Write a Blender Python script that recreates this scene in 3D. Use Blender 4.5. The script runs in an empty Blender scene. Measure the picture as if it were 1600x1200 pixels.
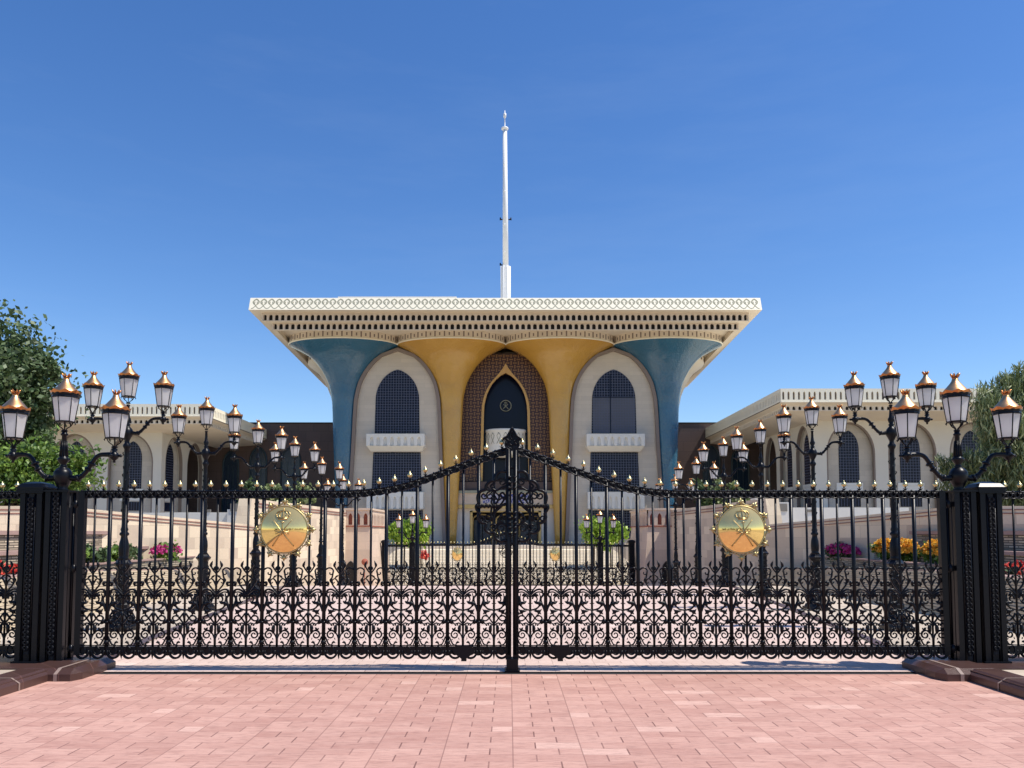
import bpy, math, random
from mathutils import Vector
C = bpy.context.scene.collection
PI = math.pi
random.seed(7)

# ------------------------------------------------------------------ camera
F, CX, CY, TH, EYE = 1250.0, 795.0, 753.8, math.radians(3.58), 1.6
cam = bpy.data.cameras.new("camera"); cam.sensor_width = 36; cam.lens = 36*F/1600
cam.shift_x = 5/1600; cam.shift_y = 153.8/1600; cam.clip_end = 6000; cam.clip_start = .05
camo = bpy.data.objects.new("camera", cam); C.objects.link(camo)
camo.location = (0, 0, EYE); camo.rotation_euler = (PI/2+TH, 0, 0)
bpy.context.scene.camera = camo
CT, ST = math.cos(TH), math.sin(TH)
def ZZ(py, D):
    v = (CY-py)/F
    return EYE + D*(ST+v*CT)/(CT-v*ST)
def XX(px, z, D): return (px-CX)/F*(D*CT+(z-EYE)*ST)
def P(px, py, D):
    z = ZZ(py, D); return (XX(px, z, D), D, z)

# ------------------------------------------------------------------ light
SUN_EL, SUN_AZ = math.radians(60), math.radians(15)      # azimuth: from +X turned towards the camera
w = bpy.data.worlds.new("World"); bpy.context.scene.world = w; w.use_nodes = True
nt = w.node_tree; bg = nt.nodes['Background']
sky = nt.nodes.new('ShaderNodeTexSky'); sky.sky_type = 'NISHITA'; sky.sun_disc = False
sky.sun_elevation = SUN_EL; sky.sun_rotation = PI/2+SUN_AZ
sky.air_density = 1.0; sky.dust_density = .25; sky.ozone_density = 2.6; sky.altitude = 0
hs = nt.nodes.new('ShaderNodeHueSaturation'); hs.inputs['Hue'].default_value = .509; hs.inputs['Saturation'].default_value = 1.27; hs.inputs['Value'].default_value = 1.0
nt.links.new(sky.outputs[0], hs.inputs['Color']); 
_tc = nt.nodes.new('ShaderNodeTexCoord'); _mp = nt.nodes.new('ShaderNodeMapping'); _mp.inputs['Scale'].default_value = (1.2, 1.5, 7); _mp.inputs['Rotation'].default_value = (0, .5, .3)
_nz = nt.nodes.new('ShaderNodeTexNoise'); _nz.inputs['Scale'].default_value = 1.6; _nz.inputs['Detail'].default_value = 7; _nz.inputs['Roughness'].default_value = .62
_mr = nt.nodes.new('ShaderNodeMapRange'); _mr.inputs[1].default_value = .5; _mr.inputs[2].default_value = .85; _mr.inputs[4].default_value = .05
_mx = nt.nodes.new('ShaderNodeMix'); _mx.data_type = 'RGBA'; _mx.inputs[7].default_value = (5.2, 5.9, 6.6, 1)
nt.links.new(_tc.outputs['Generated'], _mp.inputs[0]); nt.links.new(_mp.outputs[0], _nz.inputs[0]); nt.links.new(_nz.outputs[0], _mr.inputs[0]); nt.links.new(_mr.outputs[0], _mx.inputs[0])
nt.links.new(hs.outputs[0], _mx.inputs[6]); nt.links.new(_mx.outputs[2], bg.inputs[0]); bg.inputs[1].default_value = .14
sun = bpy.data.lights.new("sun", 'SUN'); sun.energy = 4.9; sun.angle = math.radians(.5); sun.color = (1, .94, .85)
so = bpy.data.objects.new("sun", sun); C.objects.link(so)
sd = Vector((math.cos(SUN_EL)*math.cos(SUN_AZ), -math.cos(SUN_EL)*math.sin(SUN_AZ), math.sin(SUN_EL)))
so.rotation_euler = sd.to_track_quat('Z', 'Y').to_euler()
vs = bpy.context.scene.view_settings
vs.view_transform = 'Standard'; vs.look = 'None'; vs.gamma = 1; vs.exposure = .27; vs.use_curve_mapping = False

# ------------------------------------------------------------------ materials
def NM(name):
    m = bpy.data.materials.new(name); m.use_nodes = True
    return m, m.node_tree.nodes, m.node_tree.links, m.node_tree.nodes['Principled BSDF']
def mathn(N, L, op, a, b=None, c=None):
    n = N.new('ShaderNodeMath'); n.operation = op
    for i, v in enumerate((a, b, c)):
        if v is None: continue
        if isinstance(v, (int, float)): n.inputs[i].default_value = v
        else: L.new(v, n.inputs[i])
    return n.outputs[0]
def mix(N, L, f, a, b, mode='MIX'):
    n = N.new('ShaderNodeMix'); n.data_type = 'RGBA'; n.blend_type = mode
    for i, v in ((0, f), (6, a), (7, b)):
        if isinstance(v, (int, float)): n.inputs[i].default_value = v
        elif isinstance(v, tuple): n.inputs[i].default_value = (*v, 1)
        else: L.new(v, n.inputs[i])
    return n.outputs[2]
def coords(N, scale=(1, 1, 1), rot=(0, 0, 0)):
    t = N.new('ShaderNodeTexCoord'); m = N.new('ShaderNodeMapping')
    N.id_data.links.new(t.outputs['Object'], m.inputs[0]); m.inputs['Scale'].default_value = scale; m.inputs['Rotation'].default_value = rot
    return m.outputs[0]
def noise(N, L, vec, s, det=4, rough=.6):
    n = N.new('ShaderNodeTexNoise'); n.inputs['Scale'].default_value = s; n.inputs['Detail'].default_value = det
    n.inputs['Roughness'].default_value = rough; L.new(vec, n.inputs['Vector']); return n.outputs[0]
def ramp(N, L, f, stops):
    n = N.new('ShaderNodeValToRGB'); e = n.color_ramp.elements
    while len(e) < len(stops): e.new(.5)
    for i, (p, c) in enumerate(stops): e[i].position = p; e[i].color = (*c, 1)
    L.new(f, n.inputs[0]); return n.outputs[0]
def bump(N, L, b, h, strength=.3, dist=.02):
    n = N.new('ShaderNodeBump'); n.inputs['Strength'].default_value = strength; n.inputs['Distance'].default_value = dist
    L.new(h, n.inputs['Height']); L.new(n.outputs[0], b.inputs['Normal'])
def plain(name, col, rough=.6, metal=0, var=.15, vs_=8, bmp=0, spec=None):
    m, N, L, b = NM(name)
    c = coords(N); n = noise(N, L, c, vs_, 5)
    f = mathn(N, L, 'MULTIPLY_ADD', n, 2*var, 1-var)
    mm = N.new('ShaderNodeVectorMath'); mm.operation = 'SCALE'; mm.inputs[0].default_value = col; L.new(f, mm.inputs['Scale'])
    L.new(mm.outputs[0], b.inputs['Base Color'])
    b.inputs['Roughness'].default_value = rough; b.inputs['Metallic'].default_value = metal
    if spec is not None: b.inputs['Specular IOR Level'].default_value = spec
    if bmp: bump(N, L, b, noise(N, L, c, vs_*4, 4), bmp, .01)
    return m
def stone(name, col, bw, bh, axis='XZ', mortar=.012, var=.16, mcol=.72, rough=.8, stain=.12, alt=None, offs=.5):
    """ashlar blocks: each block its own tone"""
    m, N, L, b = NM(name)
    t = N.new('ShaderNodeTexCoord'); sp = N.new('ShaderNodeSeparateXYZ'); L.new(t.outputs['Object'], sp.inputs[0])
    cb = N.new('ShaderNodeCombineXYZ')
    if axis == 'XZ':
        s = mathn(N, L, 'ADD', sp.outputs[0], sp.outputs[1]); L.new(s, cb.inputs[0]); L.new(sp.outputs[2], cb.inputs[1])
    else: L.new(sp.outputs[0], cb.inputs[0]); L.new(sp.outputs[1], cb.inputs[1])
    br = N.new('ShaderNodeTexBrick'); L.new(cb.outputs[0], br.inputs['Vector'])
    br.inputs['Scale'].default_value = 1; br.inputs['Brick Width'].default_value = bw; br.inputs['Row Height'].default_value = bh
    br.inputs['Mortar Size'].default_value = mortar; br.inputs['Mortar Smooth'].default_value = .3; br.offset = offs
    lo = tuple(x*(1-var) for x in (alt or col)); hi = tuple(min(1, x*(1+var*.7)) for x in col)
    br.inputs['Color1'].default_value = (*lo, 1); br.inputs['Color2'].default_value = (*hi, 1)
    br.inputs['Mortar'].default_value = (*[x*mcol for x in col], 1)
    n = noise(N, L, t.outputs['Object'], 1.3, 6, .65); n2 = noise(N, L, t.outputs['Object'], 22, 3)
    f = mathn(N, L, 'ADD', mathn(N, L, 'MULTIPLY_ADD', n, 2*stain, 1-stain), mathn(N, L, 'MULTIPLY_ADD', n2, .16, -.08))
    mm = N.new('ShaderNodeVectorMath'); mm.operation = 'SCALE'; L.new(br.outputs[0], mm.inputs[0]); L.new(f, mm.inputs['Scale'])
    L.new(mm.outputs[0], b.inputs['Base Color']); b.inputs['Roughness'].default_value = rough
    bump(N, L, b, mathn(N, L, 'MULTIPLY_ADD', br.outputs['Fac'], -1, mathn(N, L, 'MULTIPLY', n2, .4)), .35, .01)
    return m
def paving(name, lo, hi, lite, joint):
    m, N, L, b = NM(name)
    t = N.new('ShaderNodeTexCoord'); sp = N.new('ShaderNodeSeparateXYZ'); L.new(t.outputs['Object'], sp.inputs[0])
    BW, BH = .507, .168
    u = mathn(N, L, 'DIVIDE', mathn(N, L, 'SUBTRACT', sp.outputs[0], .03), BW); v = mathn(N, L, 'DIVIDE', sp.outputs[1], BH)
    iu = mathn(N, L, 'FLOOR', u); iv = mathn(N, L, 'FLOOR', v)
    fu = mathn(N, L, 'SUBTRACT', u, iu); fv = mathn(N, L, 'SUBTRACT', v, iv)
    par = mathn(N, L, 'MODULO', mathn(N, L, 'ABSOLUTE', iv), 2)
    jp = mathn(N, L, 'MULTIPLY_ADD', par, .3333, .3333)
    rgt = mathn(N, L, 'GREATER_THAN', fu, jp)
    cb = N.new('ShaderNodeCombineXYZ'); L.new(mathn(N, L, 'MULTIPLY_ADD', iu, 2, rgt), cb.inputs[0]); L.new(iv, cb.inputs[1])
    wn = N.new('ShaderNodeTexWhiteNoise'); wn.noise_dimensions = '2D'; L.new(cb.outputs[0], wn.inputs['Vector'])
    c = mix(N, L, wn.outputs['Value'], lo, hi)
    c = mix(N, L, mathn(N, L, 'MULTIPLY', mathn(N, L, 'GREATER_THAN', wn.outputs['Value'], .975), .6), c, lite)
    st = noise(N, L, coords(N, (.7, 3.2, 1)), 3.2, 7, .75); c = mix(N, L, mathn(N, L, 'MULTIPLY_ADD', st, 1.1, -.42), c, lite)
    s2 = noise(N, L, coords(N, (1.3, 7, 1)), 5.5, 4, .7); c = mix(N, L, mathn(N, L, 'MAXIMUM', mathn(N, L, 'MULTIPLY_ADD', s2, 2.4, -1.15), 0), c, joint)
    gr = noise(N, L, t.outputs['Object'], 130, 3, .7); big = noise(N, L, t.outputs['Object'], .35, 4)
    k = mathn(N, L, 'ADD', mathn(N, L, 'MULTIPLY_ADD', gr, .34, .72), mathn(N, L, 'MULTIPLY_ADD', big, .36, -.06))
    mm = N.new('ShaderNodeVectorMath'); mm.operation = 'SCALE'; L.new(c, mm.inputs[0]); L.new(k, mm.inputs['Scale'])
    def near(x, e): return mathn(N, L, 'LESS_THAN', mathn(N, L, 'ABSOLUTE', x), e)
    j1 = near(mathn(N, L, 'SUBTRACT', mathn(N, L, 'FRACT', mathn(N, L, 'ADD', u, .5)), .5), .0085)
    j2 = near(mathn(N, L, 'SUBTRACT', fu, jp), .011)
    j3 = near(mathn(N, L, 'SUBTRACT', mathn(N, L, 'FRACT', mathn(N, L, 'ADD', v, .5)), .5), .011)
    hor = mathn(N, L, 'MULTIPLY', j3, .42)
    hn = mathn(N, L, 'MULTIPLY_ADD', noise(N, L, t.outputs['Object'], 2.1, 3), 1.9, -.05)
    j = mathn(N, L, 'MAXIMUM', mathn(N, L, 'MAXIMUM', mathn(N, L, 'MULTIPLY', j1, .62), mathn(N, L, 'MULTIPLY', mathn(N, L, 'MULTIPLY', j2, hn), .9)), hor)
    j = mathn(N, L, 'MINIMUM', mathn(N, L, 'MAXIMUM', j, 0), 1)
    L.new(mix(N, L, j, mm.outputs[0], joint), b.inputs['Base Color']); b.inputs['Roughness'].default_value = .85
    bump(N, L, b, mathn(N, L, 'MULTIPLY_ADD', j, -1, mathn(N, L, 'MULTIPLY', gr, .35)), .3, .006)
    return m
M = {}
M['black'] = plain('black_painted_iron', (.003, .0035, .006), .34, 0, .25, 30, .08, .22)
M['black_matt'] = plain('black_cast_iron', (.006, .007, .010), .62, 0, .3, 30, .1, .25)
M['gold'] = plain('gilt_metal', (.60, .52, .26), .34, 1, .1, 20)
M['copper'] = plain('copper_sheet', (.72, .40, .19), .38, 1, .18, 14, .12)
M['copper_dark'] = plain('copper_rim', (.50, .22, .08), .36, 1, .3, 30)
M['milk'] = plain('milk_glass', (.97, .95, .90), .25, 0, .03, 4)
_m = M['milk']; _N, _L = _m.node_tree.nodes, _m.node_tree.links; _t = _N.new('ShaderNodeBsdfTranslucent'); _t.inputs[0].default_value = (.92, .92, .92, 1)
_x = _N.new('ShaderNodeMixShader'); _x.inputs[0].default_value = .68; _L.new(_N['Principled BSDF'].outputs[0], _x.inputs[1]); _L.new(_t.outputs[0], _x.inputs[2]); _L.new(_x.outputs[0], _N['Material Output'].inputs[0])
M['paving_pink'] = paving('pink_concrete_pavers', (.405, .21, .165), (.51, .29, .23), (.62, .40, .325), (.17, .08, .065))
M['paving_pale'] = paving('pale_pink_pavers', (.52, .385, .32), (.60, .455, .385), (.70, .56, .48), (.29, .20, .165))
M['side_paving'] = stone('side_paving', (.47, .39, .30), .6, .4, 'XY', .006)
M['ground'] = plain('dusty_earth', (.33, .28, .21), .95, 0, .25, .6)
M['kerb'] = stone('brown_marble_kerb', (.075, .038, .032), .55, 5, 'XZ', .006, .25, 1.8, .35)
M['kerb_pale'] = plain('kerb_pale_joint', (.26, .19, .16), .5, 0, .2, 10)
M['cream'] = stone('cream_limestone', (.68, .565, .40), .62, .36, 'XZ', .006, .16, .78, .8, .10, (.60, .48, .35))
M['cream_smooth'] = plain('smooth_cream_stone', (.68, .60, .50), .75, 0, .10, 1.5, .1)
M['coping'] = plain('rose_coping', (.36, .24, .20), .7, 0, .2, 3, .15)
M['line'] = plain('rose_band', (.27, .12, .09), .7, 0, .2, 3)
M['ledge'] = stone('laminated_stone', (.50, .42, .30), .33, .055, 'XZ', .014, .35, .22, .9, .25, (.34, .27, .19))
M['step'] = stone('step_stone', (.62, .54, .41), .5, .5, 'XZ', .004, .2, .6, .85)
M['course'] = plain('split_stone', (.56, .46, .32), .9, 0, .45, 2.2, .4)
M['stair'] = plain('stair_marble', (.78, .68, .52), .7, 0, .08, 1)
M['white'] = plain('white_stone', (.74, .71, .64), .7, 0, .06, 2, .05)
M['fascia'] = plain('ivory_fascia', (.84, .78, .62), .6, 0, .06, .6)
M['fascia_line'] = plain('olive_grey_inlay', (.30, .29, .21), .7, 0, .15, 2)
M['soffit'] = plain('soffit_stone', (.72, .63, .50), .75, 0, .12, .8)
M['band'] = plain('band_stone', (.62, .52, .42), .75, 0, .16, .5)
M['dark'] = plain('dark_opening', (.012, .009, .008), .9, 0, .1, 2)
M['bay_stone'] = stone('pale_travertine', (.56, .485, .39), 2.4, .42, 'XZ', .012, .06, .86, .7, .08)
M['bay_frame'] = plain('brown_grey_frame', (.22, .17, .14), .7, 0, .15, 1)
M['wing_stone'] = plain('wing_stone', (.66, .61, .52), .75, 0, .08, .7)
M['wing_panel'] = stone('wing_panel', (.52, .46, .38), 1.1, .45, 'XZ', .012, .08, .85)
M['brown'] = stone('brown_cladding', (.085, .052, .042), 1.6, 1.1, 'XZ', .02, .12, .6, .6)
M['glass'] = plain('blue_black_glass', (.004, .005, .018), .22, 0, .2, 1, 0, .22)
M['grille'] = plain('window_grille', (.085, .095, .15), .5, 0, .1, 2)
M['niche'] = plain('blue_niche', (.010, .024, .045), .25, 0, .3, 1)
M['green_rim'] = plain('teal_rim', (.01, .03, .04), .4)
M['screen_gold'] = plain('screen_gold', (.50, .34, .13), .45, .3, .15, 2)
M['bark'] = plain('bark', (.10, .075, .05), .9, 0, .4, 6, .5)
M['turret'] = stone('turret_stone', (.60, .465, .345), .8, .42, 'XZ', .005, .1, .85, .8)
M['red_stone'] = plain('red_sandstone', (.30, .085, .05), .8, 0, .2, 3)
M['soil'] = plain('planter_soil', (.08, .05, .035), .95, 0, .3, 6)
M['grey_panel'] = plain('grey_vent', (.22, .20, .17), .7)
M['wood'] = plain('dark_wood_door', (.045, .03, .025), .5, 0, .2, 3)
M['blind'] = plain('window_blind', (.085, .09, .11), .6, 0, .3, .6)
M['door_gold'] = plain('gilded_door_trim', (.55, .37, .14), .4, .5, .15, 3)
M['brass_flag'] = plain('white_paint', (.75, .75, .74), .5, 0, .06, 1)
def glaze(name, c1, c2):
    m, N, L, b = NM(name)
    co = coords(N); n = noise(N, L, co, .55, 5, .6); n2 = noise(N, L, co, 7, 3)
    c = mix(N, L, n, c1, c2); L.new(c, b.inputs['Base Color']); b.inputs['Roughness'].default_value = .16
    b.inputs['Coat Weight'].default_value = .5; b.inputs['Coat Roughness'].default_value = .1
    bump(N, L, b, mathn(N, L, 'ADD', n, mathn(N, L, 'MULTIPLY', n2, .3)), .5, .5)
    return m
M['blue'] = glaze('blue_glaze', (.022, .10, .165), (.030, .135, .235))
M['yellow'] = glaze('gold_glaze', (.46, .235, .035), (.60, .34, .065))
# pierced screen: gold star lattice over maroon
m, N, L, b = NM('pierced_screen')
t = N.new('ShaderNodeTexCoord'); sp = N.new('ShaderNodeSeparateXYZ'); L.new(t.outputs['Object'], sp.inputs[0])
k = 2*PI/.74
a = mathn(N, L, 'SINE', mathn(N, L, 'MULTIPLY', sp.outputs[0], k)); c_ = mathn(N, L, 'SINE', mathn(N, L, 'MULTIPLY', sp.outputs[2], k))
d1 = mathn(N, L, 'SINE', mathn(N, L, 'MULTIPLY', mathn(N, L, 'ADD', sp.outputs[0], sp.outputs[2]), k)); d2 = mathn(N, L, 'SINE', mathn(N, L, 'MULTIPLY', mathn(N, L, 'SUBTRACT', sp.outputs[0], sp.outputs[2]), k))
s = mathn(N, L, 'ADD', mathn(N, L, 'MULTIPLY', a, c_), mathn(N, L, 'MULTIPLY', mathn(N, L, 'MULTIPLY', d1, d2), .8))
f = mathn(N, L, 'GREATER_THAN', mathn(N, L, 'ABSOLUTE', s), .66)
L.new(mix(N, L, f, (.030, .007, .006), (.19, .09, .03)), b.inputs['Base Color']); b.inputs['Roughness'].default_value = .5
M['screen'] = m
m, N, L, b = NM('tile_band_blue')
co = coords(N, (1, 1, 1)); v = N.new('ShaderNodeTexVoronoi'); v.inputs['Scale'].default_value = 5; L.new(co, v.inputs['Vector'])
L.new(mix(N, L, mathn(N, L, 'GREATER_THAN', v.outputs['Distance'], .42), (.045, .05, .25), (.42, .38, .42)), b.inputs['Base Color'])
M['tile_blue'] = m
def leafmat(name, cols, rough=.5):
    m, N, L, b = NM(name)
    g = N.new('ShaderNodeNewGeometry'); n = noise(N, L, coords(N), .9, 3)
    f = mathn(N, L, 'MULTIPLY_ADD', n, .5, mathn(N, L, 'MULTIPLY_ADD', g.outputs['Random Per Island'], .9, -.2))
    stops = [(i/(len(cols)-1), c) for i, c in enumerate(cols)]
    L.new(ramp(N, L, f, stops), b.inputs['Base Color']); b.inputs['Roughness'].default_value = rough
    tr = N.new('ShaderNodeBsdfTranslucent'); L.new(ramp(N, L, f, stops), tr.inputs[0]); ms = N.new('ShaderNodeMixShader'); ms.inputs[0].default_value = .22
    L.new(b.outputs[0], ms.inputs[1]); L.new(tr.outputs[0], ms.inputs[2]); L.new(ms.outputs[0], N['Material Output'].inputs[0])
    return m
M['leaf_dark'] = leafmat('leaf_dark', [(.02, .04, .012), (.055, .10, .028), (.10, .15, .055), (.17, .22, .11)], .55)
M['leaf_light'] = leafmat('leaf_light', [(.05, .10, .012), (.11, .20, .03), (.22, .32, .05)])
M['leaf_wispy'] = leafmat('leaf_wispy', [(.07, .10, .03), (.19, .24, .09), (.42, .46, .24)])
M['leaf_lime'] = leafmat('leaf_lime', [(.10, .19, .012), (.24, .38, .03), (.38, .50, .06)])
M['fl_red'] = leafmat('petal_red', [(.45, .02, .02), (.75, .06, .05), (.8, .22, .12)])
M['fl_pink'] = leafmat('petal_magenta', [(.35, .01, .12), (.6, .03, .25), (.7, .12, .35)])
M['fl_yel'] = leafmat('petal_yellow', [(.75, .28, .02), (.85, .48, .04), (.9, .65, .12)])

# ------------------------------------------------------------------ mesh builder
def catmull(pts, seg=5, closed=False):
    pts = [Vector(p) for p in pts]; n = len(pts); out = []
    if n < 3: return pts
    rng = range(n) if closed else range(n-1)
    for i in rng:
        p0 = pts[(i-1) % n] if closed or i > 0 else pts[0]*2-pts[1]
        p1 = pts[i]; p2 = pts[(i+1) % n]
        p3 = pts[(i+2) % n] if closed or i+2 < n else pts[-1]*2-pts[-2]
        for k in range(seg):
            t = k/seg
            out.append(.5*((2*p1)+(-p0+p2)*t+(2*p0-5*p1+4*p2-p3)*t*t+(-p0+3*p1-3*p2+p3)*t**3))
    if not closed: out.append(pts[-1])
    return out
class MB:
    def __init__(s): s.v = []; s.f = []; s.sm = []
    def add(s, vs_, fs, smooth=False):
        o = len(s.v); s.v += [tuple(v) for v in vs_]
        for f in fs: s.f.append(tuple(i+o for i in f)); s.sm.append(smooth)
        return s
    def box(s, x0, x1, y0, y1, z0, z1, taper=0):
        if x0 > x1: x0, x1 = x1, x0
        t = taper
        return s.add([(x0, y0, z0), (x1, y0, z0), (x1, y1, z0), (x0, y1, z0), (x0+t, y0+t, z1), (x1-t, y0+t, z1), (x1-t, y1-t, z1), (x0+t, y1-t, z1)],
                     [(0, 3, 2, 1), (4, 5, 6, 7), (0, 1, 5, 4), (1, 2, 6, 5), (2, 3, 7, 6), (3, 0, 4, 7)])
    def prism(s, poly, z0, z1):       # poly xy counter-clockwise
        n = len(poly)
        return s.add([(x, y, z0) for x, y in poly]+[(x, y, z1) for x, y in poly],
                     [tuple(range(n))[::-1], tuple(range(n, 2*n))]+[(i, (i+1) % n, (i+1) % n+n, i+n) for i in range(n)])
    def slab(s, poly, y0, y1):        # poly xz drawn in the wall plane, thickness along y
        n = len(poly)
        return s.add([(x, y0, z) for x, z in poly]+[(x, y1, z) for x, z in poly],
                     [tuple(range(n)), tuple(range(n, 2*n))[::-1]]+[(i, i+n, (i+1) % n+n, (i+1) % n) for i in range(n)])
    def tube(s, pts, r, n=5, smooth=True, cap=True):
        pts = [Vector(p) for p in pts]; m_ = len(pts)
        rs = r if isinstance(r, (list, tuple)) else [r]*m_
        vs_ = []; prev = None
        for i, p in enumerate(pts):
            d = (pts[min(i+1, m_-1)]-pts[max(i-1, 0)])
            if d.length < 1e-9: d = Vector((0, 0, 1))
            d.normalize()
            if prev is None: prev = Vector((0, 1, 0)) if abs(d.y) < .9 else Vector((1, 0, 0))
            a_ = prev-d*prev.dot(d)
            if a_.length < 1e-6: a_ = d.orthogonal()
            a_.normalize(); prev = a_; b_ = d.cross(a_)
            for k_ in range(n):
                an = 2*PI*(k_+.5)/n; vs_.append(p+(a_*math.cos(an)+b_*math.sin(an))*rs[i])
        fs = [(i*n+k_, i*n+(k_+1) % n, (i+1)*n+(k_+1) % n, (i+1)*n+k_) for i in range(m_-1) for k_ in range(n)]
        if cap: fs += [tuple(range(n))[::-1], tuple(range((m_-1)*n, m_*n))]
        return s.add(vs_, fs, smooth)
    def lathe(s, prof, n=16, c=(0, 0, 0), ys=1, smooth=True, rot=0, a0=0, a1=2*PI):
        vs_ = []; full = abs(a1-a0-2*PI) < 1e-6; cols = n if full else n+1
        for r, z in prof:
            for k_ in range(cols):
                a_ = a0+(a1-a0)*k_/n+rot; vs_.append((c[0]+r*math.cos(a_), c[1]+r*math.sin(a_)*ys, c[2]+z))
        fs = []
        for i in range(len(prof)-1):
            for k_ in range(n):
                k2 = (k_+1) % cols; fs.append((i*cols+k_, i*cols+k2, (i+1)*cols+k2, (i+1)*cols+k_))
        if full: fs += [tuple(range(n))[::-1], tuple(range((len(prof)-1)*n, len(prof)*n))]
        return s.add(vs_, fs, smooth)
    def ball(s, c, r, n=8):
        return s.lathe([(r*math.sin(PI*i/6)+1e-4, -r*math.cos(PI*i/6)) for i in range(7)], n, c)
    def arch(s, x0, x1, z0, z1, outl, y0, y1, T=None):
        """wall cell x0..x1, z0..z1 with an opening outl (left foot -> over -> right foot); front y0, reveal to y1"""
        T = T or (lambda x, y, z: (x, y, z))
        if x0 > x1: x0, x1 = x1, x0
        if outl[0][0] > outl[-1][0]: outl = outl[::-1]
        zb = outl[0][1]; cxm = (outl[0][0]+outl[-1][0])/2
        zs = None
        for x, z in outl:
            if zs is None or abs(x-outl[0][0]) < 1e-6: zs = z
        zs = min(zs, max(z for _, z in outl)-.01)
        def outer(x, z):
            if z <= zs+1e-6: return ((x0, z) if x < cxm else (x1, z), 0 if x < cxm else 2)
            dx, dz = x-cxm, z-zs
            tt = []
            if dx < -1e-9: tt.append(((x0-cxm)/dx, 0))
            if dx > 1e-9: tt.append(((x1-cxm)/dx, 2))
            if dz > 1e-9: tt.append(((z1-zs)/dz, 1))
            q, side = min(tt); return ((cxm+dx*q, zs+dz*q), side)
        o = [outer(x, z) for x, z in outl]; vs_ = []; fs = []
        n = len(outl)
        for (x, z), (q, sd_) in zip(outl, o): vs_ += [T(x, y0, z), T(q[0], y0, q[1]), T(x, y1, z)]
        for i in range(n-1):
            a_, b_ = 3*i, 3*(i+1)
            if o[i][1] != o[i+1][1]:
                vs_.append(T(x0 if o[i][1] == 0 else x1, y0, z1)); fs.append((a_, b_, b_+1, len(vs_)-1, a_+1))
            else: fs.append((a_, b_, b_+1, a_+1))
            fs.append((a_, a_+2, b_+2, b_))
        s.add(vs_, fs)
        if zb > z0+1e-6:
            q = [T(x0, y0, z0), T(x1, y0, z0), T(x1, y0, zb), T(outl[-1][0], y0, zb), T(outl[0][0], y0, zb), T(x0, y0, zb)]
            s.add(q+[T(outl[0][0], y1, zb), T(outl[-1][0], y1, zb)], [(0, 1, 2, 3, 4, 5), (4, 3, 7, 6)])
        return s
    def build(s, name, mat, parent=None, loc=None):
        me = bpy.data.meshes.new(name)
        off = Vector(parent_loc(parent)) if parent else Vector(loc or (0, 0, 0))
        me.from_pydata([tuple(Vector(v)-off) for v in s.v], [], s.f)
        me.polygons.foreach_set('use_smooth', s.sm); me.update()
        me.materials.append(M[mat] if isinstance(mat, str) else mat)
        o = bpy.data.objects.new(name, me); C.objects.link(o)
        if parent: o.parent = parent
        else: o.location = off
        return o
def parent_loc(o):
    v = Vector(o.location)
    while o.parent: o = o.parent; v = v+Vector(o.location)
    return v
def tag(o, label=None, cat=None, group=None, kind=None):
    for k_, v in (('label', label), ('category', cat), ('group', group), ('kind', kind)):
        if v: o[k_] = v
    return o
def thing(name, loc, label, cat, group=None):
    o = bpy.data.objects.new(name, None); C.objects.link(o); o.location = loc; o.empty_display_size = .2
    return tag(o, label, cat, group)
def copy_tree(o, loc=None, label=None, group=None):
    def rec(s, p):
        c = s.copy(); C.objects.link(c)
        if p: c.parent = p
        for ch in [x for x in kids.get(s.name, [])]: rec(ch, c)
        return c
    kids = {}
    for x in bpy.data.objects:
        if x.parent: kids.setdefault(x.parent.name, []).append(x)
    r = rec(o, None)
    if loc: r.location = loc
    if label: r['label'] = label
    if group: r['group'] = group
    return r
def ogive(cx, hw, z0, zs, za, n=8, bulge=.55):
    """pointed arch outline from left foot to right foot"""
    L_ = [(cx-hw, z0), (cx-hw, zs)]
    for i in range(1, n+1):
        t_ = i/n; a_ = t_*PI/2
        x = hw*(math.cos(a_)*bulge+(1-bulge)*(1-t_**1.9)); z = zs+(za-zs)*(math.sin(a_)*bulge+(1-bulge)*(t_**1.05))
        L_.append((cx-x, z))
    R_ = [(2*cx-x, z) for x, z in L_[:-1]][::-1]
    return L_+R_
def inside_top(outl, x):
    """height of the opening at x"""
    best = None
    for (xa, za), (xb, zb) in zip(outl, outl[1:]):
        if xa != xb and min(xa, xb)-1e-6 <= x <= max(xa, xb)+1e-6:
            z = za+(zb-za)*(x-xa)/(xb-xa); best = z if best is None else max(best, z)
    return best
def outl_x(outl, z, cx):
    """half width of the opening at height z"""
    best = 0
    for (xa, za), (xb, zb) in zip(outl, outl[1:]):
        if za != zb and min(za, zb)-1e-6 <= z <= max(za, zb)+1e-6:
            x = xa+(xb-xa)*(z-za)/(zb-za); best = max(best, abs(x-cx))
    return best

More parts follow.
